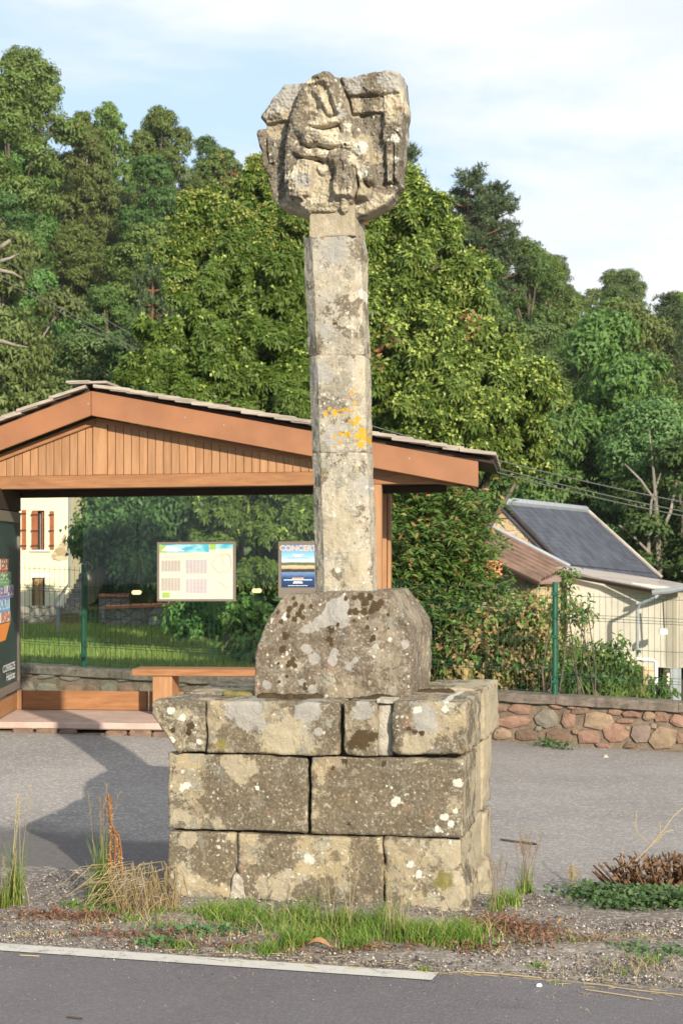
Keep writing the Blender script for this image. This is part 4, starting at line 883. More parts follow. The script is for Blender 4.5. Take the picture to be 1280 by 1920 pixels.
while a0 < 9:
    ln = random.uniform(.9, 1.6); nn = 14; V = []; 
    cs = [(-.035, -.075), (.31, -.075), (.31, -.012), (.29, .0), (-.02, .004), (-.035, -.01)]
    for k in range(nn+1):
        a = a0+(ln-.004)*k/nn
        for n_, z_ in cs:
            q = Vector((a*5, n_*20, z_*20)); V.append(wl(a, n_+.010*noise.noise(q*1.0), wtop(a)+z_+.012*noise.noise(q*1.3+Vector((5, 5, 5)))))
    m6 = len(cs); Fs = [(k*m6+i, k*m6+(i+1) % m6, (k+1)*m6+(i+1) % m6, (k+1)*m6+i) for k in range(nn) for i in range(m6)]+[tuple(range(m6)), tuple(nn*m6+i for i in range(m6))[::-1]]
    MB().add(V, Fs).build('coping_slab', M['coping'], wall); a0 += ln
def wstone(cx, cz, w_, h_, ang, mat, seed, pts=None):
    """a rough facing stone: irregular polygon with a bulging face"""
    rr = random.Random(seed); n = len(pts) if pts else rr.choice((7, 8, 9)); ring = []
    for k in range(n):
        if pts: x_, z_ = pts[k]
        else:
            th = 2*math.pi*k/n+rr.uniform(-.2, .2); sq = 1/max(abs(math.cos(th)), abs(math.sin(th)))**.45; q = rr.uniform(.78, 1.14)*sq; x0_, z0_ = w_/2*q*math.cos(th)*.93, h_/2*q*math.sin(th)*.93
            x_ = cx+x0_*math.cos(ang)-z0_*math.sin(ang); z_ = cz+x0_*math.sin(ang)+z0_*math.cos(ang)
        ring.append((x_, z_))
    if pts: cx = sum(p[0] for p in pts)/n; cz = sum(p[1] for p in pts)/n
    V = []; 
    for s, nn_ in ((1.0, .03), (1.0, .012), (.94, -.001), (.5, -.009)):
        for x_, z_ in ring: V.append(wl(cx+(x_-cx)*s, nn_+rr.uniform(-.004, .004), cz+(z_-cz)*s))
    V.append(wl(cx, -.009+rr.uniform(-.004, .004), cz))
    Fs = [(r*n+k, r*n+(k+1) % n, (r+1)*n+(k+1) % n, (r+1)*n+k) for r in range(3) for k in range(n)]+[(3*n+k, 3*n+(k+1) % n, 4*n) for k in range(n)]
    return MB().add(V, Fs).build('stone', mat, wall, smooth=False)
# facing stones the photograph shows (x, y, width, height in its pixels; colour)
vis = [(938,1327,22,16,5),(974,1328,40,20,0),(1024,1348,48,34,3),(963,1353,60,22,4),(1064,1352,26,28,0),(940,1376,34,22,1),(985,1378,40,22,5),(1045,1380,44,26,5),(1112,1322,8,8,1),(1086,1331,34,16,5),(1040,1324,26,9,0),(1120,1352,54,34,1),(1100,1382,40,24,0),(1152,1334,24,12,0),(1152,1375,44,32,4),(1185,1339,34,12,0),(1172,1352,30,8,4),(1201,1376,32,36,2),(1216,1342,22,16,1),(1238,1343,26,20,0),(1242,1384,48,40,1),(1268,1352,30,22,4),(1282,1336,20,12,5),(1278,1385,24,18,0),(1302,1360,30,26,0),(1206,1324,22,8,5),(1070,1326,16,7,4),(1180,1398,22,12,5),(1130,1398,30,10,0),(1008,1366,12,10,3),(1076,1372,12,10,0),(1175,1365,10,9,1),(1224,1362,12,10,2)]
sd_ = 0; used_a = wa(925)
for x, y, w_, h_, c in vis:
    sd_ += 1; aa = wa(x); wstone(aa, wzp(x, y), w_*15.6/F*1.2, h_*15.6/F*1.2, random.uniform(-.15, .15), M['rs%d' % c], sd_)
a = -8.5
while a < 8:
    if used_a-.05 < a < wa(1310): a += .1; continue
    gl = Gz(*wl(a, -.1, 0)[:2]); top = wtop(a)-.09; z = gl+.04; wd = random.uniform(.14, .26)
    while z < top:
        hh = min(random.uniform(.09, .17), top-z+.03); sd_ += 1
        if hh > .05: wstone(a+wd/2+random.uniform(-.02, .02), z+hh/2, wd*.92, hh*.9, random.uniform(-.15, .15), M['rs%d' % random.choice((0, 1, 2, 3, 4, 5))], sd_)
        z += hh+.008
    a += wd
# fence standing on the wall
fen = thing('wire_fence', 'green welded wire mesh fence on round green posts standing on the low stone wall', 'fence', wl(0, .14, .4))
pr = wa(1040, .14); sp = 2.29; FH = .955
def wire(mb, p, q, r=.0026): mb.tube([p, q], r, 4)
for k in range(-4, 4):
    a = pr+k*sp; zt = wtop(a)
    pm = MB(); pm.tube([wl(a, .14, zt-.03), wl(a, .14, zt+FH+.03)], .027, 12); pm.tube([wl(a, .14, zt+FH+.03), wl(a, .14, zt+FH+.045)], [.029, .02], 12)
    pm.build('post', M['green'], fen, smooth=False)
    if k < 3:
        mb = MB(); a1 = a+sp; n_w = 42; nf = .105
        pr_z = [.03, .20, .225, .25, .48, .72, .745, .77, FH-.02]
        offs = {.225: -.025, .745: -.025}
        drop = .05 if k == 0 else 0.0       # the right hand panel sits a little lower
        for i in range(n_w+1):
            aa = a+.03+(sp-.06)*i/n_w; zt = wtop(aa)-drop
            mb.tube([wl(aa, nf, zt+.01), wl(aa, nf, zt+.20), wl(aa, nf-.025, zt+.225), wl(aa, nf, zt+.25), wl(aa, nf, zt+.72), wl(aa, nf-.025, zt+.745), wl(aa, nf, zt+.77), wl(aa, nf, zt+FH+.01)], .0021, 4)
        for z in pr_z:
            o = offs.get(z, 0); mb.tube([wl(a+.02, nf+o-.004, wtop(a)+z-drop), wl(a1-.02, nf+o-.004, wtop(a1)+z-drop)], .003, 4)
        mb.build('wire_panel', M['wire'], fen)
for k in range(-4, 4):   # clips
    a = pr+k*sp
    for z in (.1, .5, .88): MB().fbox(wl, a-.03, a+.03, .10, .125, wtop(a)+z, wtop(a)+z+.03).build('clip', M['green'], fen)

# ---------------------------------------------------------------- barn on the right
barn = thing('stone_barn', 'stone barn with steep slate roof, brown lean-to and cream rendered extension beyond the fence', 'barn', (4.5, 38, -2.2))
def pq(name, pts, off, mat, **kw): return MB().prism(pts, off).build(name, mat, barn, **kw)
Gp = [P(945, 943, 36), P(1097, 958, 43.5), P(1236, 1084, 42.9), P(1064, 1066, 35.55)]
# slate plane, thick, and its mirror on the far side
nrm = (Gp[1]-Gp[0]).cross(Gp[3]-Gp[0]).normalized(); nrm = -nrm if nrm.z < 0 else nrm
pq('slate_roof', Gp, -nrm*.14, M['slate'])
# slate courses seen as thin steps
for k in range(1, 16):
    f = k/16; A = Gp[0].lerp(Gp[3], f); B = Gp[1].lerp(Gp[2], f); dn = (Gp[3]-Gp[0]).normalized()
    MB().prism([A+nrm*.006, B+nrm*.006, B-dn*.14+nrm*.001, A-dn*.14+nrm*.001], nrm*.012).build('slate_course', M['slate'], barn)
rd = (Gp[1]-Gp[0]).normalized(); out_ = Vector((.94, -.34, 0))
Lf = Vector((Gp[0].x-1.75*.94, Gp[0].y+1.75*.34, Gp[0].z-1.55)); Lb = Lf+(Gp[1]-Gp[0])
pq('slate_roof', [Gp[0], Gp[1], Lb, Lf], Vector((0, 0, -.14)), M['slate'])
mb = MB(); mb.tube([Gp[0]+Vector((0, 0, .03)), Gp[1]+Vector((0, 0, .03))], .09, 8); mb.build('ridge_cap', M['zinc'], barn)
# verge trims
for a, b in ((Gp[0], Gp[3]), (Gp[0], Lf)):
    mb = MB(); mb.tube([a+Vector((0, -.02, -.06)), b+Vector((0, -.02, -.06))], .03, 6); mb.build('verge_board', M['darkwood'], barn)
mb = MB(); mb.tube([Gp[1]+Vector((.05, 0, .02)), Gp[2]+Vector((.05, 0, .02))], .04, 6); mb.build('verge_board', M['tileg'], barn)
# gable wall
dz = Vector((0, 0, -.10)); base = -2.8
g3 = Gp[3]+Vector((0, .05, -.1)); gl = Lf+Vector((0, .05, -.1)); g0 = Gp[0]+Vector((0, .05, -.1))
gw = [g0, g3, Vector((g3.x, g3.y, base)), Vector((gl.x, gl.y, base)), gl]
pq('gable_wall', gw, rd*.5, M['gablestone'])
back = [p+rd*7.2 for p in gw]; pq('rear_wall', back, rd*.4, M['gablestone'])
# brown lean-to in front of the gable
TL, TR, BR, BL = P(905, 986, 36.2), P(1064, 1068, 35.2), P(1012, 1091, 32.6), P(884, 1030, 33.4)
ln_ = (TR-TL).cross(BL-TL).normalized(); ln_ = -ln_ if ln_.z < 0 else ln_
pq('lean_to_roof', [TL, TR, BR, BL], -ln_*.06, M['tileb'])
for k in range(13):
    f0, f1 = k/13, (k+1)/13; A0, B0 = TL.lerp(BL, f0), TR.lerp(BR, f0); A1, B1 = TL.lerp(BL, f1), TR.lerp(BR, f1)
    MB().add([A0+ln_*.004, B0+ln_*.004, B1+ln_*.10, A1+ln_*.10, B1+ln_*.0, A1+ln_*.0], [(0, 1, 2, 3), (3, 2, 4, 5)]).build('tile_course', M['tileb2' if k % 2 else 'tileb'], barn)
mb = MB(); mb.tube([TL+ln_*.06, TR+ln_*.06], .06, 6); mb.build('flashing', M['zinc'], barn)
mb = MB(); mb.tube([BL-ln_*.05, BR-ln_*.05], .05, 6); mb.build('gutter', M['darkwood'], barn)
R2 = P(1052, 1090, 33.4)
pq('lean_to_roof', [TR, BR, R2, P(1068, 1072, 34.8)], -ln_*.05, M['tileb'])
def vwall(name, A, B, za, zb, mat, th=.3, z_bot=base):
    d = (B-A); d.z = 0; nn = Vector((-d.y, d.x, 0)).normalized()*th
    nn = -nn if nn.y < 0 else nn
    a_, b_ = Vector((A.x, A.y, za)), Vector((B.x, B.y, zb))
    return pq(name, [a_, b_, Vector((B.x, B.y, z_bot)), Vector((A.x, A.y, z_bot))], nn, mat)
Aw = BL+Vector((.1, .35, 0)); Bw = BR+Vector((-.02, .30, 0))
vwall('lean_to_wall', Aw, Bw, Aw.z-.12, Bw.z-.10, M['gablestone'])
bq = [P(904, 1050, 32.95), P(938, 1056, 32.9), P(938, 1083, 32.9), P(904, 1083, 32.95)]
for r_ in range(7):
    z_ = bq[3].z+(bq[0].z-bq[3].z)*r_/7
    for c_ in range(3):
        x_ = bq[0].x+(bq[1].x-bq[0].x)*(c_+(.3 if r_ % 2 else 0))/3; MB().box(x_, x_+.10, 32.86, 33.05, z_, z_+.036).build('brick', M['brick'], barn)
# window shutter hint and lintels in the lean-to wall
Cw = P(1058, 1100, 34.0)
vwall('side_wall', Bw, Cw, Bw.z-.1, Cw.z+.1, M['gablestone'])
wv = P(1008, 1128, 32.45); MB().box(wv.x-.06, wv.x+.10, wv.y-.05, wv.y+.1, wv.z-.8, wv.z).build('shutter', M['shut'], barn)
# cream extension with pent roof
C0, C1 = P(1062, 1080, 33.6), P(1268, 1104, 32.2)
zb0 = P(1075, 1240, 33.6).z; zb1 = P(1240, 1252, 32.4).z
d01 = (C1-C0); d01.z = 0; nn = Vector((-d01.y, d01.x, 0)).normalized(); nn = nn if nn.y > 0 else -nn
pq('rendered_wall', [C0, C1, Vector((C1.x, C1.y, zb1)), Vector((C0.x, C0.y, zb0))], nn*.25, M['cream'])
C2 = C1+nn*5+Vector((0, 0, 0)); pq('rendered_wall', [Vector((C1.x, C1.y, C1.z)), C2, Vector((C2.x, C2.y, zb1)), Vector((C1.x, C1.y, zb1))], (C0-C1).normalized()*.25, M['cream'])
rt = [P(1040, 1064, 34.3), P(1064, 1061, 35.2), P(1150, 1074, 38), P(1236, 1086, 41), P(1290, 1096, 38), P(1290, 1099, 32.3), P(1252, 1106, 32.0), P(1225, 1104, 32.2), P(1140, 1088, 33.0)]
mb = MB(); mb.prism(rt, Vector((0, 0, -.07))); mb.build('pent_roof', M['tileg'], barn)
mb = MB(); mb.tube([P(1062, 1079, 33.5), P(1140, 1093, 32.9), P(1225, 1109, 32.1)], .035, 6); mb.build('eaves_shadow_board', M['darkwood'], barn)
mb = MB(); mb.tube([P(1222, 1112, 32.0), P(1252, 1109, 31.9), P(1295, 1100, 31.8)], .05, 8); mb.build('gutter', M['pipe'], barn)
mb = MB(); mb.tube([P(1236, 1112, 32.0), P(1228, 1120, 31.95), P(1198, 1133, 32.1), P(1194, 1142, 32.15), P(1194, 1232, 32.15)], .03, 8); mb.build('downpipe', M['pipe'], barn)
mb = MB(); mb.tube([P(1194, 1236, 32.1), P(1222, 1238, 32.0), P(1229, 1242, 31.95), P(1229, 1300, 31.9)], .035, 8); mb.build('downpipe', M['white'], barn)
mb = MB(); mb.tube([P(1242, 1125, 31.95), P(1244, 1178, 31.95)], .012, 6); mb.build('cable', M['darkwood'], barn)
q = P(1242, 1184, 31.95); MB().box(q.x-.07, q.x+.07, q.y-.06, q.y+.04, q.z-.05, q.z+.05).build('cable_box', M['white'], barn)
# ground floor set back with opening, pillar and lintel
G0, G1 = P(1062, 1245, 33.9), P(1262, 1250, 32.8)
pq('ground_floor_wall', [Vector((G0.x, G0.y+.4, zb0+.02)), Vector((P(1108, 1250, 34).x, 34.0, zb0+.02)), Vector((P(1108, 1250, 34).x, 34.0, base)), Vector((G0.x, G0.y+.4, base))], Vector((0, .3, 0)), M['gablestone'])
for x0, x1, mt_ in ((1200, 1226, 'gablestone'), (1244, 1256, 'cream')):
    a_, b_ = P(x0, 1245, 32.8), P(x1, 1245, 32.7); MB().box(a_.x, b_.x, 32.5, 32.9, base, zb1+.01).build('pillar', M[mt_], barn)
a_, b_ = P(1096, 1241, 33.2), P(1140, 1250, 33.0); MB().box(a_.x, b_.x, 33.0, 33.3, b_.z-.02, a_.z).build('lintel', M['white'], barn)
a_, b_ = P(1105, 1252, 34.2), P(1205, 1300, 34.2); MB().box(a_.x-.2, b_.x+1.2, 34.3, 34.5, base, zb0).build('dark_interior_wall', M['darkwood'], barn)
a_, b_ = P(1146, 1252, 33.9), P(1175, 1300, 33.9); MB().box(a_.x, b_.x, 33.9, 33.95, b_.z, a_.z-.1).build('window', M['glassdark'], barn)
a_ = P(1178, 1250, 33.8); MB().box(a_.x, a_.x+.12, 33.75, 33.85, a_.z-.6, a_.z).build('door', M['shut'], barn)
a_, b_ = P(1256, 1252, 31.8), P(1276, 1300, 31.8); MB().box(a_.x, b_.x, 31.8, 31.9, base, a_.z-.02).build('corrugated_screen', M['pipe'], barn)

# ---------------------------------------------------------------- pale house on the left
HZ = 50.0
hs = thing('pale_house', 'pale yellow rendered house with red brown shutters seen through the shelter glass', 'house', (P(80, 1140, HZ).x, HZ, -.2))
def hx(px): return (px-640)/F*HZ
def hz(py): return E-(py-HOR)*HZ/F
def hbox(name, x0, x1, y0, y1, d0, d1, mat, parent=None, **kw): return MB().box(hx(x0), hx(x1), HZ+d0, HZ+d1, hz(y1), hz(y0)).build(name, mat, parent or hs, **kw)
# front wall pieces round the window (60-84 x 958-1030) and the door (62-84 x 1084-1150)
for a in ((-220, 60, 860, 1170), (84, 131, 860, 1170), (60, 84, 860, 957), (60, 84, 1031, 1083)): hbox('wall', a[0], a[1], a[2], a[3], 0, .4, M['cream_yellow'])
hbox('side_wall', 122, 131, 860, 1170, .4, 8, M['cream_yellow'])
f = hbox('window', 73, 84, 958, 1031, .25, .3, M['paper']); hbox('pane', 60, 74, 958, 1031, .28, .34, M['glassdark'], f)
def shutter(x0, x1, y0, y1, dd=-.05):
    s = hbox('shutter', x0, x1, y0, y1, dd, dd+.045, M['shut'])
    for yy in (y0+6, (y0+y1)/2, y1-8): hbox('hinge', x0-2, x1+1, yy, yy+2.5, dd-.02, dd-.002, M['darkwood'], s)
shutter(42, 50, 956, 1030); shutter(61, 72, 958, 1030, -.07); shutter(94.5, 102, 958, 1030)
hbox('window_frame', 78, 80.5, 958, 1030, .1, .24, M['shut']); hbox('sill', 58, 96, 1031, 1034, -.08, .1, M['white'])
hbox('door', 64, 80, 1085, 1150, .04, .1, plain('tan_door', (.40, .24, .10), .7)); hbox('door_lintel', 58, 95, 1076, 1083, -.03, .05, M['white'])
hbox('drainpipe', 130, 132.5, 862, 1100, -.08, -.02, M['pipe'])
mb = MB()
pts_ = [(96, 1042), (104, 1030), (112, 1020), (120, 1003), (124, 1000), (128, 1030), (126, 1050), (112, 1052), (100, 1050)]
mb.prism([Vector((hx(x), HZ-.012, hz(y))) for x, y in pts_], Vector((0, .011, 0))); mb.build('bare_stone_patch', M['gablestone'], hs)
MB().prism([Vector((hx(-230), HZ-.5, hz(861))), Vector((hx(140), HZ-.5, hz(861))), Vector((hx(110), HZ+4, hz(815))), Vector((hx(-200), HZ+4, hz(815)))], Vector((0, .1, -.15))).build('roof', M['slate'], hs)
# outside stairs and rail beside the house
st = thing('stone_stairs', 'grey stone stairs with a sloping parapet right of the pale house', 'stairs', (hx(135), 47, -.3))
for k in range(8):
    y = 1140-k*9; x0, x1 = 116+k*4.5, 160; zt = E-(y-HOR)*(46+k*.3)/F
    MB().box((x0-640)/F*(46+k*.3), (x1-640)/F*(46+k*.3), 46+k*.3, 46+k*.3+.5, zt-.5, zt).build('step', M['greystone'], st)
mb = MB(); mb.hexa([P(103, 1140, 45.9), P(110, 1146, 45.9), P(110, 1146, 46.4), P(103, 1140, 46.4), P(101, 1128, 45.9), P(131, 1090, 48), P(131, 1090, 48.4), P(101, 1128, 46.4)]); mb.build('parapet', M['cream'], st)
# garden walls
gw1 = thing('garden_wall', 'rough grey stone retaining wall on the lawn in front of the pale house', 'stone wall', tuple(P(60, 1180, 38)))
MB().box(P(20, 1, 38).x, P(110, 1, 38).x, 38, 38.6, -.6, P(1, 1137, 38).z).build('stone_face', M['greystone'], gw1)
gw2 = thing('garden_wall', 'grey stone garden wall with red tile coping seen through the glass under the timetable', 'stone wall', tuple(P(260, 1180, 36)))
a_, b_ = P(196, 1142, 36), P(330, 1136, 35.5); MB().hexa([(a_.x, 36, -.7), (b_.x, 35.5, -.7), (b_.x, 36, -.7), (a_.x, 36.5, -.7), (a_.x, 36, a_.z), (b_.x, 35.5, b_.z), (b_.x, 36, b_.z), (a_.x, 36.5, a_.z)]).build('stone_face', M['greystone'], gw2)
for k in range(14):
    f0, f1 = k/14, (k+.93)/14; p, q = a_.lerp(b_, f0), a_.lerp(b_, f1)
    MB().box(p.x, q.x, p.y-.08, p.y+.5, p.z+.001, p.z+.055+random.uniform(0, .012)).build('tile', M['terr'], gw2)
gw3 = thing('garden_wall', 'short dark garden wall with terracotta top higher up the slope behind the glass', 'stone wall', tuple(P(218, 1125, 40)))
MB().box(P(186, 1, 40).x, P(242, 1, 40).x, 40, 40.4, -.5, P(1, 1119, 40).z).build('stone_face', M['greystone'], gw3)
MB().box(P(186, 1, 40).x, P(242, 1, 40).x, 39.95, 40.45, P(1, 1119, 40).z+.002, P(1, 1114, 40).z).build('coping', M['terr'], gw3)
cl = thing('clothes_post', 'thin grey metal post standing on the lawn in front of the stairs', 'post', tuple(P(110, 1185, 33)))
MB().tube([P(110, 1188, 33), P(110, 1138, 33)], .035, 8).build('pole', M['pipe'], cl); MB().tube([P(107, 1139, 33), P(116, 1138, 33)], .025, 6).build('arm', M['pipe'], cl)

# ---------------------------------------------------------------- overhead cables
def cable(x0, y0, z0, x1, y1, z1, sag, lab):
    A, B = P(x0, y0, z0), P(x1, y1, z1); pts = [A.lerp(B, k/24)-Vector((0, 0, sag*4*(k/24)*(1-k/24))) for k in range(25)]
    tag(MB().tube(pts, .008, 5).build('overhead_cable', M['cable']), lab, 'power cable', 'overhead cables across the valley')
cable(-300, 300, 33, 620, 835, 38, .1, 'uppermost overhead cable crossing the trees left of the cross')
cable(-300, 340, 32.7, 620, 842, 37.7, .12, 'middle overhead cable crossing the trees left of the cross')
cable(-300, 347, 32.4, 620, 850, 37.4, .13, 'lowest overhead cable crossing the trees left of the cross')
cable(600, 770, 22, 1500, 980, 25, .12, 'uppermost overhead cable above the slate roofed barn')
cable(600, 778, 21.9, 1500, 996, 24.9, .15, 'middle overhead cable above the slate roofed barn')
cable(600, 782, 21.8, 1500, 1003, 24.8, .17, 'lowest overhead cable above the slate roofed barn')

# ---------------------------------------------------------------- vegetation
def unit(v): return v/np.maximum(np.linalg.norm(v, axis=-1, keepdims=True), 1e-9)
def leaf_mesh(name, C, Nn, Ln, Wd, mat, tip=None, droop=0.0):
    """one rhombic leaf per centre; Nn = facing, tip = pointing direction"""
    n = len(C); rv = rng.normal(size=(n, 3)) if tip is None else tip
    a = unit(rv-Nn*np.sum(rv*Nn, -1, keepdims=True)); b = np.cross(Nn, a)
    Ln = np.broadcast_to(Ln, (n,))[:, None]; Wd = np.broadcast_to(Wd, (n,))[:, None]
    p0 = C; p1 = C+a*Ln*.45+b*Wd*.5+Nn*Ln*.06; p2 = C+a*Ln-np.array([0, 0, 1])*droop*Ln; p3 = C+a*Ln*.45-b*Wd*.5+Nn*Ln*.06
    V = np.stack([p0, p1, p2, p3], 1).reshape(-1, 3); Fc = np.arange(4*n).reshape(n, 4)
    return mesh_np(name, V, Fc, mat)
def sphere_pts(n, up=0.0):
    v = rng.normal(size=(n, 3)); v[:, 2] += up; return unit(v)
def crown_shape(H, Rr, nl, base=.25, cone=0.0):
    L = []
    for i in range(nl):
        h = base+(1-base)*(i+.5)/nl; prof = math.sin(math.pi*min(1, (h-base)/(1-base)*.86+.14))**.6
        if cone: prof = (1-(h-base)/(1-base))**cone+.08
        th = i*2.4+random.uniform(-.4, .4); r = Rr*prof*random.uniform(.2, .88)
        L.append((np.array([math.cos(th)*r, math.sin(th)*r, H*h*.93]), Rr*random.uniform(.24, .52)*(.5+.5*prof)))
    L.append((np.array([0, 0, H*.9]), Rr*.34)); return L
def tree_proto(H, Rr, nl, ncl, k, leaf, wid, mat, bark, base=.25, cone=0, csz=.38, tr=.16, droop=.2, flat=.75, upn=.15):
    L = crown_shape(H, Rr, nl, base, cone); C = []; Nn = []
    rad = np.array([l[1] for l in L]); pr_ = rad**2/np.sum(rad**2)
    li = rng.choice(len(L), ncl, p=pr_)
    for i in li:
        c, r = L[i]; d = sphere_pts(1, .35)[0]; rr = r*rng.uniform(.72, 1.12); cc = c+d*rr*np.array([1, 1, flat])
        m_ = int(k*rng.uniform(.5, 1.5)); s = csz*rng.uniform(.6, 1.25)
        q = sphere_pts(m_)*(rng.uniform(.3, 1, (m_, 1))**.5)*s*np.array([1, 1, .55])
        C.append(cc+q); Nn.append(unit(d*.6+q/s*.45+np.array([0, 0, upn])+rng.normal(size=(m_, 3))*.42))
    # inner fill so that crowns are not hollow
    m_ = ncl*3; ii = rng.choice(len(L), m_, p=pr_); q = np.array([L[i][0] for i in ii])+sphere_pts(m_)*rng.uniform(0, .75, (m_, 1))*np.array([[L[i][1]] for i in ii])
    C.append(q); Nn.append(sphere_pts(m_))
    C = np.concatenate(C); Nn = np.concatenate(Nn)
    crown = leaf_mesh('crown', C, Nn, leaf*rng.uniform(.7, 1.3, len(C)), wid*rng.uniform(.7, 1.2, len(C)), mat, droop=droop)
    mb = MB(); pts = []; x = y = 0
    for i in range(8): h = H*.85*i/7; pts.append((x, y, h-.3)); x += random.uniform(-.12, .12)*tr*3; y += random.uniform(-.12, .12)*tr*3
    mb.tube(pts, [tr*(1-.8*i/7) for i in range(8)], 7)
    for c, r in L:
        h0 = max(.3, c[2]*random.uniform(.5, .75)); j = min(7, h0/(H*.85)*7); b_ = Vector(pts[int(j)]); e_ = Vector(c); md = b_.lerp(e_, .5)+Vector((random.uniform(-.2, .2), random.uniform(-.2, .2), .15))
        mb.tube([b_, md, e_], [tr*.45, tr*.3, tr*.1], 5)
        for q in range(3):
            e2_ = e_+Vector(sphere_pts(1, .4)[0])*r*.95; mb.tube([e_.lerp(md, .3), e_.lerp(e2_, .5)+Vector((0, 0, .05)), e2_], [tr*.14, tr*.09, tr*.03], 4)
    return crown, mb.mesh('trunk', bark, True)
def place_tree(name, lab, proto, loc, rz=0, sc=1.0, sz=None, group=None, cat='tree'):
    r = link(bpy.data.objects.new(name, None)); r.location = loc; r.rotation_euler = (0, 0, rz); r.scale = (sc, sc, sz or sc); r.empty_display_size = .2
    r['label'] = lab; r['category'] = cat
    if group: r['group'] = group
    for nm, me in zip(('crown', 'trunk'), proto):
        o = link(bpy.data.objects.new(nm, me)); o.parent = r
    return r
PR = {}
PR['oak'] = [tree_proto(8, 2.7, 15, 800, 44, .150, .095, M['lf_oak'], M['bark'], base=.18, csz=.30) for _ in range(3)]
PR['ash'] = [tree_proto(9, 2.4, 15, 800, 44, .165, .08, M['lf_ash'], M['bark'], base=.15, upn=.1, csz=.30) for _ in range(2)]
PR['acacia'] = [tree_proto(8, 2.6, 14, 800, 50, .125, .07, M['lf_blue'], M['bark'], base=.12, csz=.36, flat=.6) for _ in range(2)]
PR['dark'] = [tree_proto(9, 2.5, 15, 800, 44, .15, .09, M['lf_dark'], M['bark'], base=.15, csz=.30) for _ in range(2)]
PR['olive'] = [tree_proto(8, 2.3, 14, 800, 46, .13, .08, M['lf_olive'], M['palebark'], base=.15, droop=.5, csz=.32) for _ in range(2)]
PR['thin'] = [tree_proto(9, 1.9, 10, 330, 40, .16, .10, M['lf_oak'], M['bark'], base=.35, csz=.36, tr=.11) for _ in range(2)]
def pine_proto(H, Rr, seed):
    rr = random.Random(seed); mb = MB(); mb.tube([(0, 0, -.3), (.1, 0, H*.35), (-.05, .1, H*.7), (0, 0, H)], [.2, .16, .10, .03], 8); C = []; T_ = []
    z = H*.38
    while z < H*.98:
        f = (z/H-.38)/.6; nb = 5 if f < .9 else 3
        for i in range(nb):
            th = rr.uniform(0, 6.28); ln = Rr*(1-f*.75)*rr.uniform(.5, 1.1); e_ = Vector((math.cos(th)*ln, math.sin(th)*ln, z+ln*rr.uniform(.05, .35)))
            mb.tube([(0, 0, z), Vector((0, 0, z)).lerp(e_, .5)-Vector((0, 0, .05)), e_], [.05, .03, .015], 4)
            for q in range(9):
                p = Vector((0, 0, z)).lerp(e_, rr.uniform(.45, 1.05))+Vector((rr.uniform(-.3, .3), rr.uniform(-.3, .3), rr.uniform(-.05, .25)))
                for w__ in range(24): C.append(p); T_.append(sphere_pts(1, .5)[0])
        z += rr.uniform(.28, .42)
    C = np.array([tuple(c) for c in C])+rng.normal(size=(len(C), 3))*.05; T_ = np.array(T_); Nn = unit(np.cross(T_, rng.normal(size=T_.shape)))
    return leaf_mesh('crown', C, Nn, .22*rng.uniform(.7, 1.3, len(C)), .045, M['lf_pine'], tip=T_), mb.mesh('trunk', M['redbark'], True)
PR['pine'] = [pine_proto(10, 2.6, 3), pine_proto(9, 2.2, 8)]
# hillside woodland, row by row; every tree its own object
kinds = {'oak': ('oak_tree', 'mid green rounded oak'), 'ash': ('ash_tree', 'fresh green tall ash'), 'acacia': ('acacia_tree', 'bluish green feathery acacia'), 'dark': ('evergreen_oak_tree', 'dark green dense tree'), 'olive': ('birch_tree', 'olive green loose birch'), 'thin': ('young_oak_tree', 'thin open crowned oak'), 'pine': ('pine_tree', 'dark pine with a bare reddish trunk')}
rows = [(48, 'at the foot of the slope', 3.1, 1.0), (55, 'on the lower slope', 3.3, .95), (63, 'below the middle of the wood', 3.5, .95), (71, 'halfway up the wood', 3.7, .92), (80, 'in the upper wood', 3.9, .9), (89, 'just under the hill crest', 4.1, .85), (99, 'on the crest against the sky', 3.6, .8), (108, 'behind the hill crest', 4.0, .75)]
ordn = ['first', 'second', 'third', 'fourth', 'fifth', 'sixth', 'seventh', 'eighth', 'ninth', 'tenth', 'eleventh', 'twelfth', 'thirteenth', 'fourteenth', 'fifteenth', 'sixteenth']
tr_ = random.Random(42)
for ri, (Y0, rd_, spc, sc0) in enumerate(rows):
    half = Y0*.193+2.2; x = -half-tr_.uniform(0, 1.5); idx_ = 0
    while x < half:
        y = Y0+tr_.uniform(-2.6, 2.6); a_ = x/y
        if Y0 < 60 and a_ < -.075: x += spc; continue
        w_ = {'oak': 3, 'ash': 2, 'acacia': 2.2, 'dark': 1.6, 'olive': 1.2, 'thin': 0, 'pine': .1}
        if a_ > .07: w_['acacia'] = 4; w_['olive'] = .5
        if ri >= 6: w_ = {'oak': 3, 'thin': 2.0, 'ash': .6, 'dark': .8, 'acacia': .3, 'olive': .3, 'pine': .25}
        kd_ = tr_.choices(list(w_), list(w_.values()))[0]; pr_i = tr_.randrange(len(PR[kd_])); s = sc0*tr_.uniform(.78, 1.12)
        if ri >= 6: s *= .95 if a_ > -.15 else 1.1
        nm, ds = kinds[kd_]; o_ = idx_
        if ri == 6 and -.055 < a_ < .085: s *= .62
        place_tree(nm, '%s %s, %s from left' % (ds, rd_, ordn[min(idx_, 15)]), PR[kd_][pr_i], (x, y, Gz(x, y)-.3), tr_.uniform(0, 6.28), s, s*tr_.uniform(.85, 1.1), 'trees on the wooded hillside')
        idx_ += 1; x += spc*tr_.uniform(.75, 1.2)
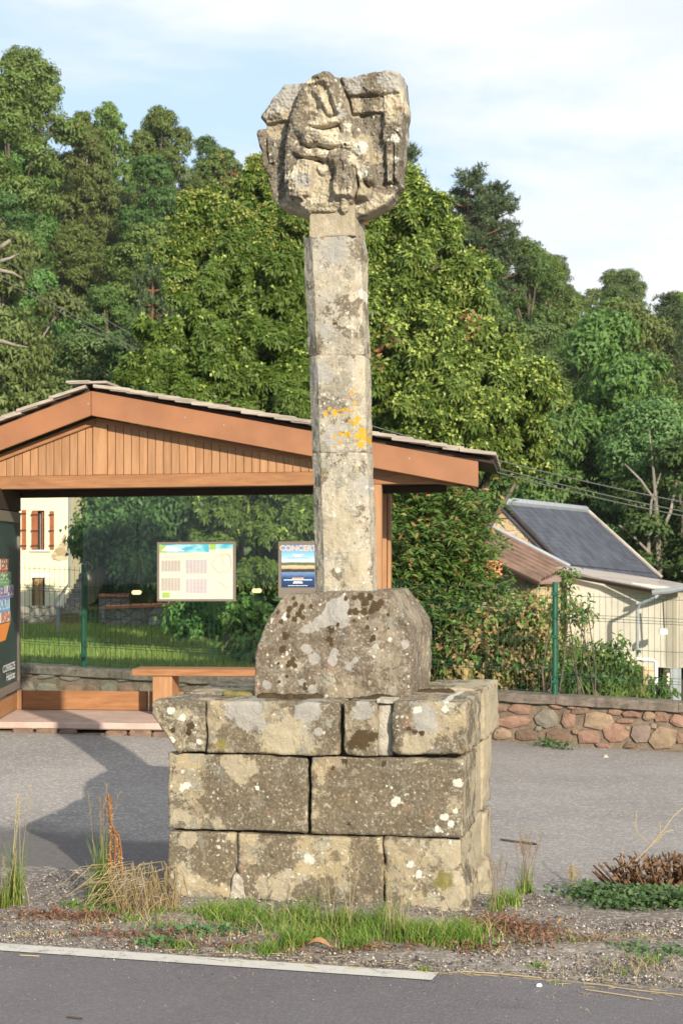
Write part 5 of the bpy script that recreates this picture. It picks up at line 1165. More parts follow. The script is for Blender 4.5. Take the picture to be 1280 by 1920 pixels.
# single trees one can point to
def at(px, Y): return ((px-640)/F*Y, Y)
def single(nm, lab, key, i, px, Y, topy, Hn, sx, rz=0, zoff=0):
    x, y = at(px, Y); zt = E-(topy-HOR)*Y/F; g = Gz(x, y)+zoff; sz = (zt-g)/Hn; return place_tree(nm, lab, PR[key][i], (x, y, g), rz, sx, sz)
single('pine_tree', 'tall pine with open top and bare trunk standing against the sky right of the cross', 'pine', 0, 880, 78, 318, 10, 1.05, .5)
single('pine_tree', 'pine with a pointed dense top right beside the tall open pine on the skyline', 'pine', 1, 930, 80, 352, 9, 1.05, 2)
single('pine_tree', 'dark green pine whose top shows just right of the carved head', 'pine', 1, 758, 70, 285, 9, 1.0, 4)
single('thin_tree', 'slender open crowned tree sticking up highest on the skyline at the far left', 'thin', 0, 75, 88, 100, 9, 1.1, 1)
single('thin_tree', 'leaning open crowned tree on the left skyline beside the highest tree', 'thin', 1, 20, 86, 118, 9, 1.2, 3)
single('thin_tree', 'small round topped tree alone on the left skyline, nearer the cross', 'oak', 2, 300, 96, 200, 8, .75, 5)
single('thin_tree', 'small airy tree on the left skyline between the highest tree and the round topped one', 'oak', 1, 205, 92, 192, 8, .62, 2)
single('pine_tree', 'dead looking pine with a rusty red bare trunk in a dark gap of the wood', 'pine', 0, 288, 50, 470, 10, .55, 1.2)
single('ash_tree', 'big leafy ash directly behind the shelter roof ridge', 'ash', 0, 560, 30, 470, 9, 1.05, 2.2)
single('ash_tree', 'dark leafy ash behind the shelter glass left of the timetable', 'dark', 0, 370, 47, 640, 9, .8, 1)
single('evergreen_oak_tree', 'dark bushy tree filling the view through the glass beside the pale house', 'dark', 1, 250, 56, 600, 9, .7, 3)
single('acacia_tree', 'bluish low acacia behind the left roof slope of the shelter', 'acacia', 0, 175, 57, 610, 8, 1.2, 4)
single('birch_tree', 'drooping olive green birch with pale branches at the left edge', 'olive', 0, 0, 60, 415, 8, 1.35, 1)
single('birch_tree', 'lower drooping birch at the left edge just above the shelter roof', 'olive', 1, 10, 56, 570, 8, 1.25, 3)
single('locust_tree', 'locust tree with slender pale forked trunks behind the slate roofed barn', 'acacia', 1, 1225, 46, 735, 8, .95, 2)
single('oak_tree', 'round crowned oak rising behind the ridge of the barn roof', 'oak', 1, 1010, 50, 700, 8, .9, 2)
single('oak_tree', 'dark green oak at the right edge behind the cream extension', 'dark', 0, 1290, 44, 800, 9, .9, 1)  # uses the dark green leaf colour
# pale trunks of the locust
lt = thing('bare_locust_tree', 'slender pale forked locust trunks standing behind the barn', 'tree', (P(1230, 1080, 44).x, 44, -2))
for pts, r in (([(1236, 1140), (1236, 1080), (1232, 1000), (1228, 930), (1222, 860), (1215, 800)], .11), ([(1212, 1130), (1213, 1060), (1216, 1000), (1220, 940), (1240, 880)], .07), ([(1220, 1040), (1190, 1010), (1160, 985)], .04), ([(1238, 1000), (1256, 960), (1268, 900)], .05), ([(1228, 940), (1200, 900), (1170, 870)], .035)):
    MB().tube([P(x, y, 43.5+.1*i) for i, (x, y) in enumerate(pts)], [r*(1-.19*i) for i in range(len(pts))], 7).build('limb', M['palebark'], lt, smooth=True)
# pale bare branches at the left edge
bb_ = thing('dead_branch', 'pale bare branches poking out of the birch at the left edge', 'branch', tuple(P(5, 500, 29)))
for pts in ([(-30, 512), (0, 490), (20, 484), (37, 475)], [(-30, 500), (0, 507), (25, 512), (42, 522)], [(-30, 640), (5, 640), (30, 648), (52, 651)], [(-20, 470), (5, 462), (20, 450)]):
    MB().tube([P(x, y, 28) for x, y in pts], [.05, .04, .025, .012][:len(pts)], 5).build('branch', M['palebark'], bb_, smooth=True)
# undergrowth on the slope and valley floor
n = 36000; yy = rng.uniform(24, 108, n); xx = (rng.uniform(-.24, .24, n))*yy
keep = ~((xx/yy < -.05) & (yy < 58)) ; xx, yy = xx[keep], yy[keep]
keep = ~((xx/yy > .055) & (yy < 44)); xx, yy = xx[keep], yy[keep]
zz_ = G(xx, yy)+rng.uniform(0, 1.3, len(xx)); Cn = np.stack([xx, yy, zz_], -1); Cn = np.repeat(Cn, 3, 0)+rng.normal(size=(len(Cn)*3, 3))*.25
mobj('undergrowth', leaf_mesh('undergrowth', Cn, unit(rng.normal(size=Cn.shape)*.6+np.array([0, -.3, .6])), .24*rng.uniform(.6, 1.3, len(Cn)), .15, M['lf_dark']), kind='stuff')

# the great sweet chestnuts: rosettes of long drooping leaves with pale husks
def chestnut(lobes, nros, seed, H, trunk_r=.28, cat=None, frac=.5, matl='lf_chest'):
    C = []; Tt = []; Nn = []; HC = []; big = lobes; sub_ = []
    for (x, y, z, r) in big:
        for q in range(int(10+r*9)):
            d = sphere_pts(1, .15)[0]; d[1] = -abs(d[1]) if random.random() < .75 else d[1]; s = r*random.uniform(.15, .34); c_ = np.array([x, y, z])+d*(r*random.uniform(.72, 1.2)-s*.5); sub_.append((c_[0], c_[1], c_[2], s))
    lobes = sub_; rad = np.array([l[3] for l in lobes]); pr_ = rad**1.7/np.sum(rad**1.7); li = rng.choice(len(lobes), nros, p=pr_)
    for i in li:
        x, y, z, r = lobes[i]; d = sphere_pts(1, .55)[0]
        if d[1] > .35: d[1] *= -1
        lump_ = 1+.16*noise.noise(Vector(d*2.2)+Vector((x, y, z))*1.7)+.14*noise.noise(Vector(d*5)+Vector((x, y, z))*.7)
        c = np.array([x, y, z])+d*r*lump_*rng.uniform(.84, 1.04)
        ax = unit(d*.8+np.array([0, -.1, .35])+rng.normal(size=3)*.3); m_ = 9 if matl == 'lf_chest' else 11
        th = np.arange(m_)*2*math.pi/m_+rng.uniform(0, 6); u = unit(np.cross(ax, [0.3, .2, 1])); v = np.cross(ax, u)
        tdir = unit(np.cos(th)[:, None]*u+np.sin(th)[:, None]*v+ax*rng.uniform(-.1, .55)-np.array([0, 0, .18]))
        C.append(np.repeat(c[None], m_, 0)+tdir*.015); Tt.append(tdir); Nn.append(unit(ax+rng.normal(size=(m_, 3))*.25))
        if rng.random() < frac:
            for q in range(2): HC.append(c+ax*.04+rng.normal(size=3)*.035)
    C = np.concatenate(C); Tt = np.concatenate(Tt); Nn = np.concatenate(Nn)
    # darker inner leaves
    lobes = big; rad = np.array([l[3] for l in lobes]); pr_ = rad**2/np.sum(rad**2)
    m_ = nros*3; ii = rng.choice(len(lobes), m_, p=pr_); q = np.array([lobes[i][:3] for i in ii])+sphere_pts(m_)*rng.uniform(.2, .80, (m_, 1))*np.array([[lobes[i][3]] for i in ii])
    C2 = np.concatenate([C, q]); T2 = np.concatenate([Tt, sphere_pts(m_)]); N2 = np.concatenate([Nn, sphere_pts(m_)])
    lm = leaf_mesh('crown', C2, N2, (.098 if matl == 'lf_chest' else .088)*rng.uniform(.7, 1.25, len(C2)), (.040 if matl == 'lf_chest' else .042)*rng.uniform(.8, 1.2, len(C2)), M[matl], tip=T2, droop=.16)
    hm = leaf_mesh('seed_husks', np.repeat(np.array(HC), 4, 0), sphere_pts(len(HC)*4), .055, .035, M['husk']) if HC else None
    mb = MB(); base = lobes[0]; tx, ty = np.mean([l[0] for l in lobes]), np.mean([l[1] for l in lobes]); g = Gz(tx, ty)
    tz_ = float(np.mean([l[2] for l in lobes]))-g; ty = ty+.6; mb.tube([(tx, ty, g-.3), (tx+.1, ty, g+tz_*.4), (tx, ty, g+tz_*.7), (tx, ty, g+tz_*1.0)], [trunk_r, trunk_r*.8, trunk_r*.5, trunk_r*.2], 10)
    for x, y, z, r in lobes:
        s = Vector((tx, ty, g+max(.8, (z-g)*.45))); e_ = Vector((x, y, z)); mb.tube([s, s.lerp(e_, .5)+Vector((0, 0, .2)), e_], [trunk_r*.3, trunk_r*.16, .02], 6)
        for q in range(5):
            e2_ = e_+Vector(sphere_pts(1, .2)[0])*r*.9; mb.tube([e_, e_.lerp(e2_, .5)+Vector((0, 0, .06)), e2_], [.035, .022, .008], 4)
    return lm, hm, mb.mesh('trunk', M['bark'], True), (tx, ty, g)
def lob(px, py, Y, rpx): p = P(px, py, Y); return (p.x, p.y, p.z, rpx*Y/F)
def put_chest(name, lab, lobes, nros, H, frac, matl='lf_chest'):
    lm, hm, tm, org_ = chestnut(lobes, nros, 1, H, frac=frac, matl=matl, trunk_r=.13 if matl == 'lf_mid' else .25); r = thing(name, lab, 'tree', org_)
    inv = Matrix.Translation(-Vector(org_))
    for nm, me in (('crown', lm), ('seed_husks', hm), ('trunk', tm)):
        if me: me.transform(inv); o = link(bpy.data.objects.new(nm, me)); o.parent = r
        if me and nm == 'seed_husks': o['kind'] = 'stuff'
    return r
put_chest('chestnut_tree', 'large sweet chestnut with yellow green husks and drooping leaves right of the stone shaft', [lob(*a) for a in ((760, 390, 25, 62), (800, 430, 24.6, 66), (730, 450, 24.6, 60), (860, 520, 24.4, 62), (780, 540, 24, 80), (720, 600, 24, 70), (870, 590, 24.2, 58), (830, 660, 23.8, 80), (750, 720, 23.6, 85), (850, 750, 23.4, 80), (930, 700, 23.6, 62), (990, 730, 23.6, 48), (1030, 735, 23.7, 28), (900, 790, 23.2, 60), (780, 820, 23.2, 80), (700, 500, 24.6, 60), (650, 650, 24.2, 80), (850, 860, 23.2, 62), (700, 400, 25, 52), (640, 560, 24.5, 80), (745, 335, 25.2, 30), (950, 790, 23.6, 55), (930, 850, 23.5, 55), (985, 790, 23.9, 40), (1000, 850, 24.5, 45))], 11500, 9, .28)
put_chest('chestnut_tree', 'sweet chestnut with yellowish flowering top left of the stone shaft', [lob(*a) for a in ((395, 410, 27, 52), (360, 460, 27, 50), (450, 420, 27, 60), (510, 370, 27.4, 58), (540, 430, 27, 70), (470, 480, 26.6, 60), (340, 540, 26.6, 38), (490, 330, 27.4, 34), (330, 480, 26.8, 32), (560, 340, 27.6, 40))], 4600, 8, .35)
put_chest('lime_tree', 'broad mid green lime tree with dense round crown right behind the shelter roof', [lob(*a) for a in ((440, 520, 24, 70), (520, 560, 23.8, 75), (390, 600, 23.8, 65), (470, 650, 23.4, 85), (550, 680, 23.4, 80), (380, 700, 23.2, 80), (300, 660, 23.4, 55), (280, 720, 23.2, 55), (450, 760, 23, 80), (540, 780, 23, 80), (340, 780, 22.9, 70), (250, 700, 23.3, 30), (400, 860, 22.9, 80), (520, 880, 22.9, 90), (300, 860, 23, 60), (450, 960, 22.8, 75), (530, 1000, 22.6, 75), (400, 1000, 22.9, 50), (560, 1080, 22.5, 50), (480, 1080, 22.6, 45))], 10500, 8, .03, 'lf_mid')

# shrubs behind the fence: feathery green bush, withered shrub, climbing weeds
def bush(name, lab, lobes, nl, leaf, wid, mat, cat='shrub', droop=.3, fron=None, stems=10, second=None, Cl=6):
    C = []; Nn = []; Tt = []
    rad = np.array([l[3] for l in lobes]); pr_ = rad**2/np.sum(rad**2); li = rng.choice(len(lobes), nl, p=pr_)
    for i in li:
        x, y, z, r = lobes[i]; d = sphere_pts(1, .2)[0]; c = np.array([x, y, z])+d*r*rng.uniform(.45, 1.08)
        if fron:      # pinnate frond: leaflets along a drooping rachis
            dr = unit(d*.8+rng.normal(size=3)*.45+np.array([0, -.15, .1])); side = unit(np.cross(dr, [0, 0, 1.0])+1e-6)
            for q in range(fron):
                f = q/fron; b_ = c+dr*f*leaf*3.8-np.array([0, 0, 1])*f*f*leaf*1.2
                for s in (-1, 1): C.append(b_); Tt.append(unit(side*s+dr*.55-np.array([0, 0, .25]))); Nn.append(unit(np.array([0, -.25, .9])+rng.normal(size=3)*.3))
        else:
            for q in range(Cl): C.append(c+rng.normal(size=3)*leaf*.7); Tt.append(unit(rng.normal(size=3)-np.array([0, 0, .6]))); Nn.append(unit(d*.7+rng.normal(size=3)*.6+np.array([0, -.2, .3])))
    C = np.array(C); me = leaf_mesh('foliage', C, np.array(Nn), leaf*rng.uniform(.7, 1.25, len(C)), wid*rng.uniform(.7, 1.2, len(C)), mat, tip=np.array(Tt), droop=droop)
    gx_ = float(np.mean([l[0] for l in lobes])); gy = float(np.mean([l[1] for l in lobes])); g = Gz(gx_, gy); r = thing(name, lab, cat, (gx_, gy, g)); me.transform(Matrix.Translation(-Vector((gx_, gy, g))))
    o = link(bpy.data.objects.new('foliage', me)); o.parent = r
    if second:
        fr_, m2 = second; k = rng.choice(len(C)//4, int(len(C)//4*fr_)); idl = C[rng.choice(len(C), int(len(C)*fr_))]
        m_ = leaf_mesh('withered_leaves', idl+rng.normal(size=idl.shape)*.03, sphere_pts(len(idl)), leaf, wid, m2); m_.transform(Matrix.Translation(-Vector((gx_, gy, g)))); o = link(bpy.data.objects.new('withered_leaves', m_)); o.parent = r; o['kind'] = 'stuff'
    mb = MB()
    for q in range(stems):
        x, y, z, rr_ = lobes[q % len(lobes)]; s = Vector((gx_+random.uniform(-.3, .3), gy+random.uniform(-.2, .2), g-.1)); e_ = Vector((x, y, z))+Vector(sphere_pts(1)[0])*rr_*.6
        mb.tube([s, s.lerp(e_, .5)+Vector((random.uniform(-.1, .1), 0, .1)), e_], [.011, .008, .004], 5)
    mb.build('stem', M['bark'], r, smooth=True); return r
bush('ash_bush', 'big feathery green bush with orange leaf tips between the shelter post and the barn', [lob(*a) for a in ((770, 960, 18.5, 60), (830, 960, 18.3, 58), (880, 985, 18.4, 36), (760, 1040, 18, 62), (830, 1040, 18, 60), (880, 1050, 17.9, 36), (790, 1120, 17.8, 66), (860, 1110, 17.7, 45), (750, 1180, 17.7, 60), (820, 1190, 17.6, 60), (790, 1260, 17.6, 60), (690, 1000, 18.4, 60), (690, 1120, 18.2, 60), (905, 925, 18.6, 16), (920, 1110, 17.7, 22))], 1900, .085, .030, M['lf_bush'], fron=7, droop=.15, second=(.05, M['lf_rust']))
bush('withered_shrub', 'half withered yellowish shrub behind the fence left of the green post', [lob(*a) for a in ((940, 1180, 17.4, 45), (990, 1200, 17.3, 48), (900, 1220, 17.3, 50), (960, 1250, 17.2, 50), (1015, 1250, 17.2, 38), (870, 1270, 17.2, 45), (1000, 1150, 17.4, 28), (930, 1290, 17.1, 45), (1010, 1290, 17.1, 40), (850, 1210, 17.4, 30))], 1500, .075, .040, M['lf_dry'], second=(.45, M['lf_bush']))
bush('climbing_weed', 'green twining weed climbing the fence beside the green post', [lob(*a) for a in ((1062, 1085, 16.1, 18), (1045, 1150, 16.1, 24), (1085, 1150, 16.2, 24), (1060, 1120, 16.1, 18), (1070, 1210, 16.2, 22), (1050, 1250, 16.2, 28), (1100, 1140, 16.2, 12))], 150, .055, .028, M['lf_bush'], stems=9, cat='climbing plant', second=(.2, M['lf_dry']), Cl=4)
bush('tall_weed', 'bright green leafy weeds behind the fence in front of the cream wall', [lob(*a) for a in ((1080, 1250, 16.6, 28), (1110, 1240, 16.7, 30), (1150, 1230, 16.7, 24), (1170, 1260, 16.6, 28), (1130, 1275, 16.5, 28), (1085, 1285, 16.5, 25), (1160, 1200, 16.8, 10), (1190, 1290, 16.4, 16))], 330, .07, .030, M['lf_bush'], cat='plant', Cl=4)
bush('tall_weed', 'small leafy weed at the foot of the white pipe of the extension', [lob(*a) for a in ((1245, 1285, 16.2, 12), (1230, 1300, 16.2, 14), (1250, 1300, 16.2, 12))], 60, .05, .025, M['lf_bush'], cat='plant', Cl=4)
bush('dark_shrub', 'dark bushy shrub on the lawn seen through the glass under the timetable', [lob(*a) for a in ((350, 1160, 30, 40), (400, 1160, 30, 40), (370, 1190, 29, 35), (440, 1120, 30, 48), (430, 1190, 29, 40), (500, 1130, 29.5, 60), (560, 1100, 29, 60), (580, 1190, 28, 60), (520, 1210, 27, 40))], 2800, .10, .06, M['lf_ash'])
bush('lawn_shrub', 'leafy bush at the back of the lawn left of the stone socket block', [lob(*a) for a in ((470, 1190, 22, 30), (450, 1150, 22, 26), (490, 1220, 21, 26), (445, 1215, 21.5, 16))], 420, .09, .05, M['lf_bush'], Cl=5)
bush('hedge', 'dark leafy hedge behind the glass on the slope above the lawn', [lob(*a) for a in ((180, 1010, 42, 45), (240, 990, 42, 50), (300, 1000, 41, 50), (350, 960, 41, 55), (420, 960, 40, 60), (480, 1010, 39, 60), (400, 1050, 39, 50), (300, 1070, 40, 40), (550, 1000, 36, 70), (590, 960, 36, 60), (250, 1060, 41, 35), (200, 950, 43, 45), (530, 930, 38, 50), (270, 940, 42, 45))], 7500, .14, .08, M['lf_dark'], cat='hedge')
pal = thing('palm_plant', 'small spiky palm like plant on the slope seen through the glass', 'plant', tuple(P(262, 1070, 38)))
c = P(262, 1052, 38); me = leaf_mesh('fronds', np.repeat(np.array([tuple(c)]), 40, 0), unit(rng.normal(size=(40, 3))), .42, .05, M['lf_bush'], tip=sphere_pts(40, .2), droop=.3); me.transform(pal.matrix_basis.inverted()); o = link(bpy.data.objects.new('fronds', me)); o.parent = pal
MB().tube([P(262, 1095, 38), c], .04, 6).build('stem', M['bark'], pal)
# orange withered sprays in the big trees
sp_ = []
for px, py, Y in ((425, 320, 40), (435, 335, 40), (688, 370, 24.8), (700, 360, 24.8), (883, 605, 24), (720, 650, 23.6), (160, 265, 60)):
    p = P(px, py, Y-1.2); sp_.append(np.array(tuple(p))+rng.normal(size=(22, 3))*np.array([.10, .1, .16])*Y/26)
sp_ = np.concatenate(sp_); o = mobj('withered_sprays', leaf_mesh('withered_sprays', sp_, sphere_pts(len(sp_)), .10, .045, M['lf_rust'], tip=sphere_pts(len(sp_), -.6)), kind='stuff')

# lawn grass seen through the glass
def blades(name, X_, Y_, hgt, wid, mat, lean=.35, seg=2, z=None, curl=.4):
    n = len(X_); Zg = G(X_, Y_) if z is None else z; th = rng.uniform(0, 2*math.pi, n); ld = np.stack([np.cos(th), np.sin(th), np.zeros(n)], -1)*rng.uniform(.05, 1, (n, 1))*lean
    sdv = np.stack([-np.sin(th+rng.uniform(-1, 1, n)), np.cos(th), np.zeros(n)], -1); h = hgt*rng.uniform(.45, 1.15, n)[:, None]; B0 = np.stack([X_, Y_, Zg-.01], -1); w_ = wid*rng.uniform(.6, 1.2, n)[:, None]
    V = []
    for s in range(seg+1):
        f = s/seg; c = B0+np.array([0, 0, 1])*h*(f-curl*.35*f*f)+ld*h*(f**1.8); ww = w_*(1-f**1.5)+.0006
        V += [c-sdv*ww/2, c+sdv*ww/2]
    V = np.stack(V, 1).reshape(-1, 3); k = 2*(seg+1); b = np.arange(n)[:, None]*k
    Fc = np.concatenate([b+np.array([[2*s, 2*s+1, 2*s+3, 2*s+2]]) for s in range(seg)], 0); return mesh_np(name, V, Fc, mat)
n = 60000; yy = 17.2+rng.uniform(0, 1, n)**1.6*20; xx = rng.uniform(-.235, -.03, n)*yy
mobj('lawn_grass', blades('lawn_grass', xx, yy, .13, .018, M['lawn'], .5), kind='stuff')
n = 9000; yy = rng.uniform(17, 26, n); xx = rng.uniform(.0, .23, n)*yy
mobj('garden_grass', blades('garden_grass', xx, yy, .45, .02, M['grass'], .5), kind='stuff')

# ---------------------------------------------------------------- verge: pebbles, grass, weeds, litter
def pebbles(name, X_, Y_, r0, r1, mats, lift=.0, kind='stuff'):
    base = np.array([(1, 0, 0), (0, 1, 0), (-1, 0, 0), (0, -1, 0), (0, 0, .7), (0, 0, -.5)], float); fc = np.array([(0, 1, 4), (1, 2, 4), (2, 3, 4), (3, 0, 4), (1, 0, 5), (2, 1, 5), (3, 2, 5), (0, 3, 5)])
    n = len(X_); r = r0+(r1-r0)*rng.uniform(0, 1, n)**3; V = base[None]*r[:, None, None]*rng.uniform(.6, 1.3, (n, 6, 1)); th = rng.uniform(0, 6.28, n); c, s = np.cos(th)[:, None], np.sin(th)[:, None]
    Xr = V[..., 0]*c-V[..., 1]*s; Yr = V[..., 0]*s+V[..., 1]*c; V = np.stack([Xr+X_[:, None], Yr+Y_[:, None], V[..., 2]+(G(X_, Y_)+r*.3+lift)[:, None]], -1).reshape(-1, 3)
    Fc = (fc[None]+np.arange(n)[:, None, None]*6).reshape(-1, 3); me = mesh_np(name, V, Fc, mats); return mobj(name, me, kind=kind)
m, t, out = newmat('pebble'); g = t.n('ShaderNodeNewGeometry').outputs['Random Per Island']
rp = t.n('ShaderNodeValToRGB', {0: g}); rp.color_ramp.elements[0].color = (.05, .045, .045, 1); rp.color_ramp.elements[1].color = (.50, .46, .40, 1)
for ps, cl in ((.35, (.12, .10, .09)), (.6, (.22, .19, .165)), (.8, (.30, .23, .18)), (.9, (.36, .33, .30))): e_ = rp.color_ramp.elements.new(ps); e_.color = (*cl, 1)
bsdf(t, out, rp.outputs[0], .85); M['pebble'] = m
def band(n, l0, l1, m0, m1, pw=1.0):
    l = rng.uniform(l0, l1, n); mm = m0+(m1-m0)*rng.uniform(0, 1, n)**pw; return CU*l+SU*mm, -SU*l+CU*mm
x, y = band(30000, -4, 1.9, 6.97, 8.6, 1.3); pebbles('gravel', x, y, .003, .010, M['pebble'])
x, y = band(9000, -1.2, 1.9, 6.95, 8.7); pebbles('gravel', x, y, .003, .011, M['pebble'])
x, y = band(260, -4, 1.9, 5.6, 6.97, .8); pebbles('road_grit', x, y, .002, .0045, M['mortar'])
x, y = band(700, -4, 1.9, 6.5, 6.97, .6); pebbles('gravel', x, y, .002, .005, M['pebble'])
x, y = band(1500, -6, 3, 9.0, 14.5); pebbles('gravel', x, y, .003, .008, M['pebble'])
def gp_(px, py, z=0.03):
    Y = F*(E-z)/(py-HOR)
    return ((px-640)/F*Y, Y)
def tuft(px, py, n, sp, h, w_, mat, lean=.4, name=None, seg=3, curl=.4):
    x, y = gp_(px, py); r = np.abs(rng.normal(size=n))*sp; th = rng.uniform(0, 6.28, n); return x+r*np.cos(th), y+r*np.sin(th)*.8
def patch(name, spots, mat, lean, seg=3, curl=.4, **kw):
    X_, Y_, H_, W_ = [], [], [], []
    for px, py, n, sp, h, w_ in spots:
        a_, b_ = tuft(px, py, n, sp, h, w_, mat); X_.append(a_); Y_.append(b_); H_.append(np.full(n, h)); W_.append(np.full(n, w_))
    X_ = np.concatenate(X_); Y_ = np.concatenate(Y_); H_ = np.concatenate(H_); W_ = np.concatenate(W_); n = len(X_)
    z = G(X_, Y_)
    th = rng.uniform(0, 2*math.pi, n); ld = np.stack([np.cos(th), np.sin(th), np.zeros(n)], -1)*rng.uniform(.05, 1, (n, 1))*lean
    ph_ = rng.uniform(0, 6.28, n); sdv = np.stack([np.cos(ph_), np.sin(ph_), np.zeros(n)], -1); h = (H_*rng.uniform(.45, 1.1, n))[:, None]; B0 = np.stack([X_, Y_, z-.01], -1); w_ = (W_*rng.uniform(.6, 1.2, n))[:, None]; V = []
    for s in range(seg+1):
        f = s/seg; c = B0+np.array([0, 0, 1])*h*(f-curl*f*f*.6)+ld*h*(f**1.7); ww = w_*(1-f**1.5)+.0007; V += [c-sdv*ww/2, c+sdv*ww/2]
    V = np.stack(V, 1).reshape(-1, 3); k = 2*(seg+1); b = np.arange(n)[:, None]*k
    Fc = np.concatenate([b+np.array([[2*s, 2*s+1, 2*s+3, 2*s+2]]) for s in range(seg)], 0); return mobj(name, mesh_np(name, V, Fc, mat), **kw)
sp1 = []
for px in range(300, 930, 22):
    yb = np.interp(px, [300, 460, 640, 870, 930], [1690, 1706, 1722, 1745, 1728])
    for q_ in range(2):
        if random.random() < .35: continue
        sp1.append((px+random.uniform(-10, 10), yb+random.uniform(-5, 28), 100, .06, random.uniform(.05, .17), .0045))
for px, py, n, sp, h in ((545, 1765, 260, .045, .14), (500, 1775, 150, .04, .09), (660, 1765, 160, .05, .12), (620, 1740, 150, .06, .15), (760, 1755, 170, .05, .14), (700, 1735, 120, .06, .13), (860, 1760, 120, .05, .08), (340, 1765, 130, .05, .07), (300, 1730, 90, .06, .07), (250, 1720, 90, .07, .07), (165, 1700, 60, .05, .06), (290, 1755, 70, .05, .05), (800, 1745, 110, .05, .12), (590, 1755, 140, .05, .13), (440, 1770, 80, .05, .06), (960, 1690, 90, .04, .12), (945, 1680, 60, .03, .09), (795, 1806, 40, .015, .05), (430, 1790, 26, .02, .03), (1020, 1640, 60, .05, .07), (1080, 1760, 50, .05, .06), (1010, 1800, 40, .03, .05), (1050, 1830, 30, .05, .04), (1220, 1790, 80, .08, .06), (1170, 1810, 50, .08, .05), (135, 1690, 60, .05, .07), (215, 1705, 70, .05, .08)):
    sp1.append((px, py, n, sp, h, .0045))
patch('verge_grass', sp1, M['grass'], .8, kind='stuff')
sp2 = [(470, 1735, 60, .16, .12, .003), (690, 1750, 80, .2, .12, .003), (380, 1745, 60, .14, .09, .003), (850, 1752, 60, .12, .12, .003), (560, 1770, 50, .16, .07, .003), (520, 1735, 40, .12, .22, .003), (740, 1735, 45, .12, .25, .003), (820, 1745, 30, .12, .22, .003), (640, 1725, 26, .1, .3, .0028), (300, 1730, 60, .12, .16, .003), (900, 1745, 30, .1, .2, .003), (160, 1720, 40, .2, .10, .003), (1000, 1760, 40, .2, .10, .003), (1150, 1800, 60, .3, .10, .003), (1240, 1810, 40, .2, .16, .003), (600, 1790, 40, .25, .05, .003), (1100, 1850, 90, .3, .04, .003)]
sp3 = [(px_, float(np.interp(px_, [290, 640, 930], [1715, 1745, 1750]))+random.uniform(-12, 25), 60, .09, .05, .003) for px_ in range(20, 1280, 30)]
patch('dead_thatch', sp3, M['straw'], 2.2, curl=.9, kind='stuff')
patch('dry_grass', sp2, M['drygrass'], 1.2, curl=.8, kind='stuff')
# tall grass clumps, each a plant of its own
def clump(lab, px, py, n, sp, h, fine=6, green='grass', w_=.0042, lean=.28):
    x, y = gp_(px, py); r = thing('grass_clump', lab, 'grass clump', (x, y, Gz(x, y)))
    b_ = patch('blades', [(px, py, n, sp, h*.55, w_*1.2), (px, py, n//3, sp, h*1.0, w_)], M[green], lean, seg=4, curl=.25, kind='stuff'); b_.data.transform(r.matrix_basis.inverted()); b_.parent = r
    mb = MB()
    for q in range(fine):
        th = random.uniform(0, 6.28); L_ = random.uniform(.08, .28); hh = h*random.uniform(1.1, 1.55); b0 = Vector((x+random.uniform(-sp, sp), y+random.uniform(-sp, sp), Gz(x, y))); e_ = b0+Vector((math.cos(th)*L_*hh, math.sin(th)*L_*hh, hh))
        mid_ = b0.lerp(e_, .5)-Vector((math.cos(th), math.sin(th), 0))*L_*hh*.15; mb.tube([b0, mid_, e_], [.0018, .0014, .0008], 3)
        for z_ in range(14):
            p = mid_.lerp(e_, .45+.55*z_/14); d_ = Vector((random.uniform(-1, 1), random.uniform(-1, 1), 1.2)).normalized()*random.uniform(.012, .03); mb.tube([p, p+d_], [.0012, .0008], 3)
    mb.build('seed_stalks', M['straw'] if fine else M['grass'], r, kind='stuff'); return r
clump('tall green grass clump with long stalks at the left edge of the verge', 28, 1690, 150, .030, .40, 5)
clump('tall green grass clump with seed stalks left of the brown dock stalk', 192, 1688, 190, .034, .44, 7)
clump('short bushy grass clump at the very left edge of the verge', 5, 1695, 90, .03, .20, 2)
clump('yellow green grass clump with fine seed stalks right of the pedestal', 985, 1655, 200, .026, .24, 12, 'grass', .004)
clump('thin grass tuft with pale stalks in front of the parking lot', 1075, 1640, 40, .02, .14, 10)
clump('fine seed grass growing close against the pedestal right corner', 935, 1700, 50, .03, .18, 8)
clump('fine dry grass with thin stalks in front of the middle pedestal stones', 640, 1745, 60, .05, .24, 7)
clump('loose seed grass leaning over the right pedestal stone', 740, 1755, 60, .05, .26, 9)
# curved dry tuft and the brown dock stalk
x0_, y0_ = gp_(290, 1702); dt = thing('dry_grass_tuft', 'arched tuft of dry straw coloured grass against the left foot of the pedestal', 'grass clump', (x0_, y0_, Gz(x0_, y0_)))
mb = MB()
for q in range(130):
    b0 = Vector((x0_+random.uniform(-.16, .12), y0_+random.uniform(-.06, .06), Gz(x0_, y0_))); dx = random.uniform(-.30, .10); hh = random.uniform(.06, .24)
    mb.tube([b0, b0+Vector((dx*.25, random.uniform(-.05, .02), hh)), b0+Vector((dx*.7, random.uniform(-.08, .03), hh*.95)), b0+Vector((dx*1.1, random.uniform(-.1, .03), hh*random.uniform(.2, .75)))], [.0022, .002, .0016, .0008], 3)
mb.build('blades', M['drygrass'], dt, kind='stuff')
x0_, y0_ = gp_(212, 1690); dk_ = thing('dock_stalk', 'tall rusty brown withered dock stalk bent over at the left of the pedestal', 'dead plant', (x0_, y0_, Gz(x0_, y0_)))
def gpt(px, py): Y = y0_; return Vector(((px-640)/F*Y, Y+random.uniform(-.01, .01), E-(py-HOR)*Y/F))
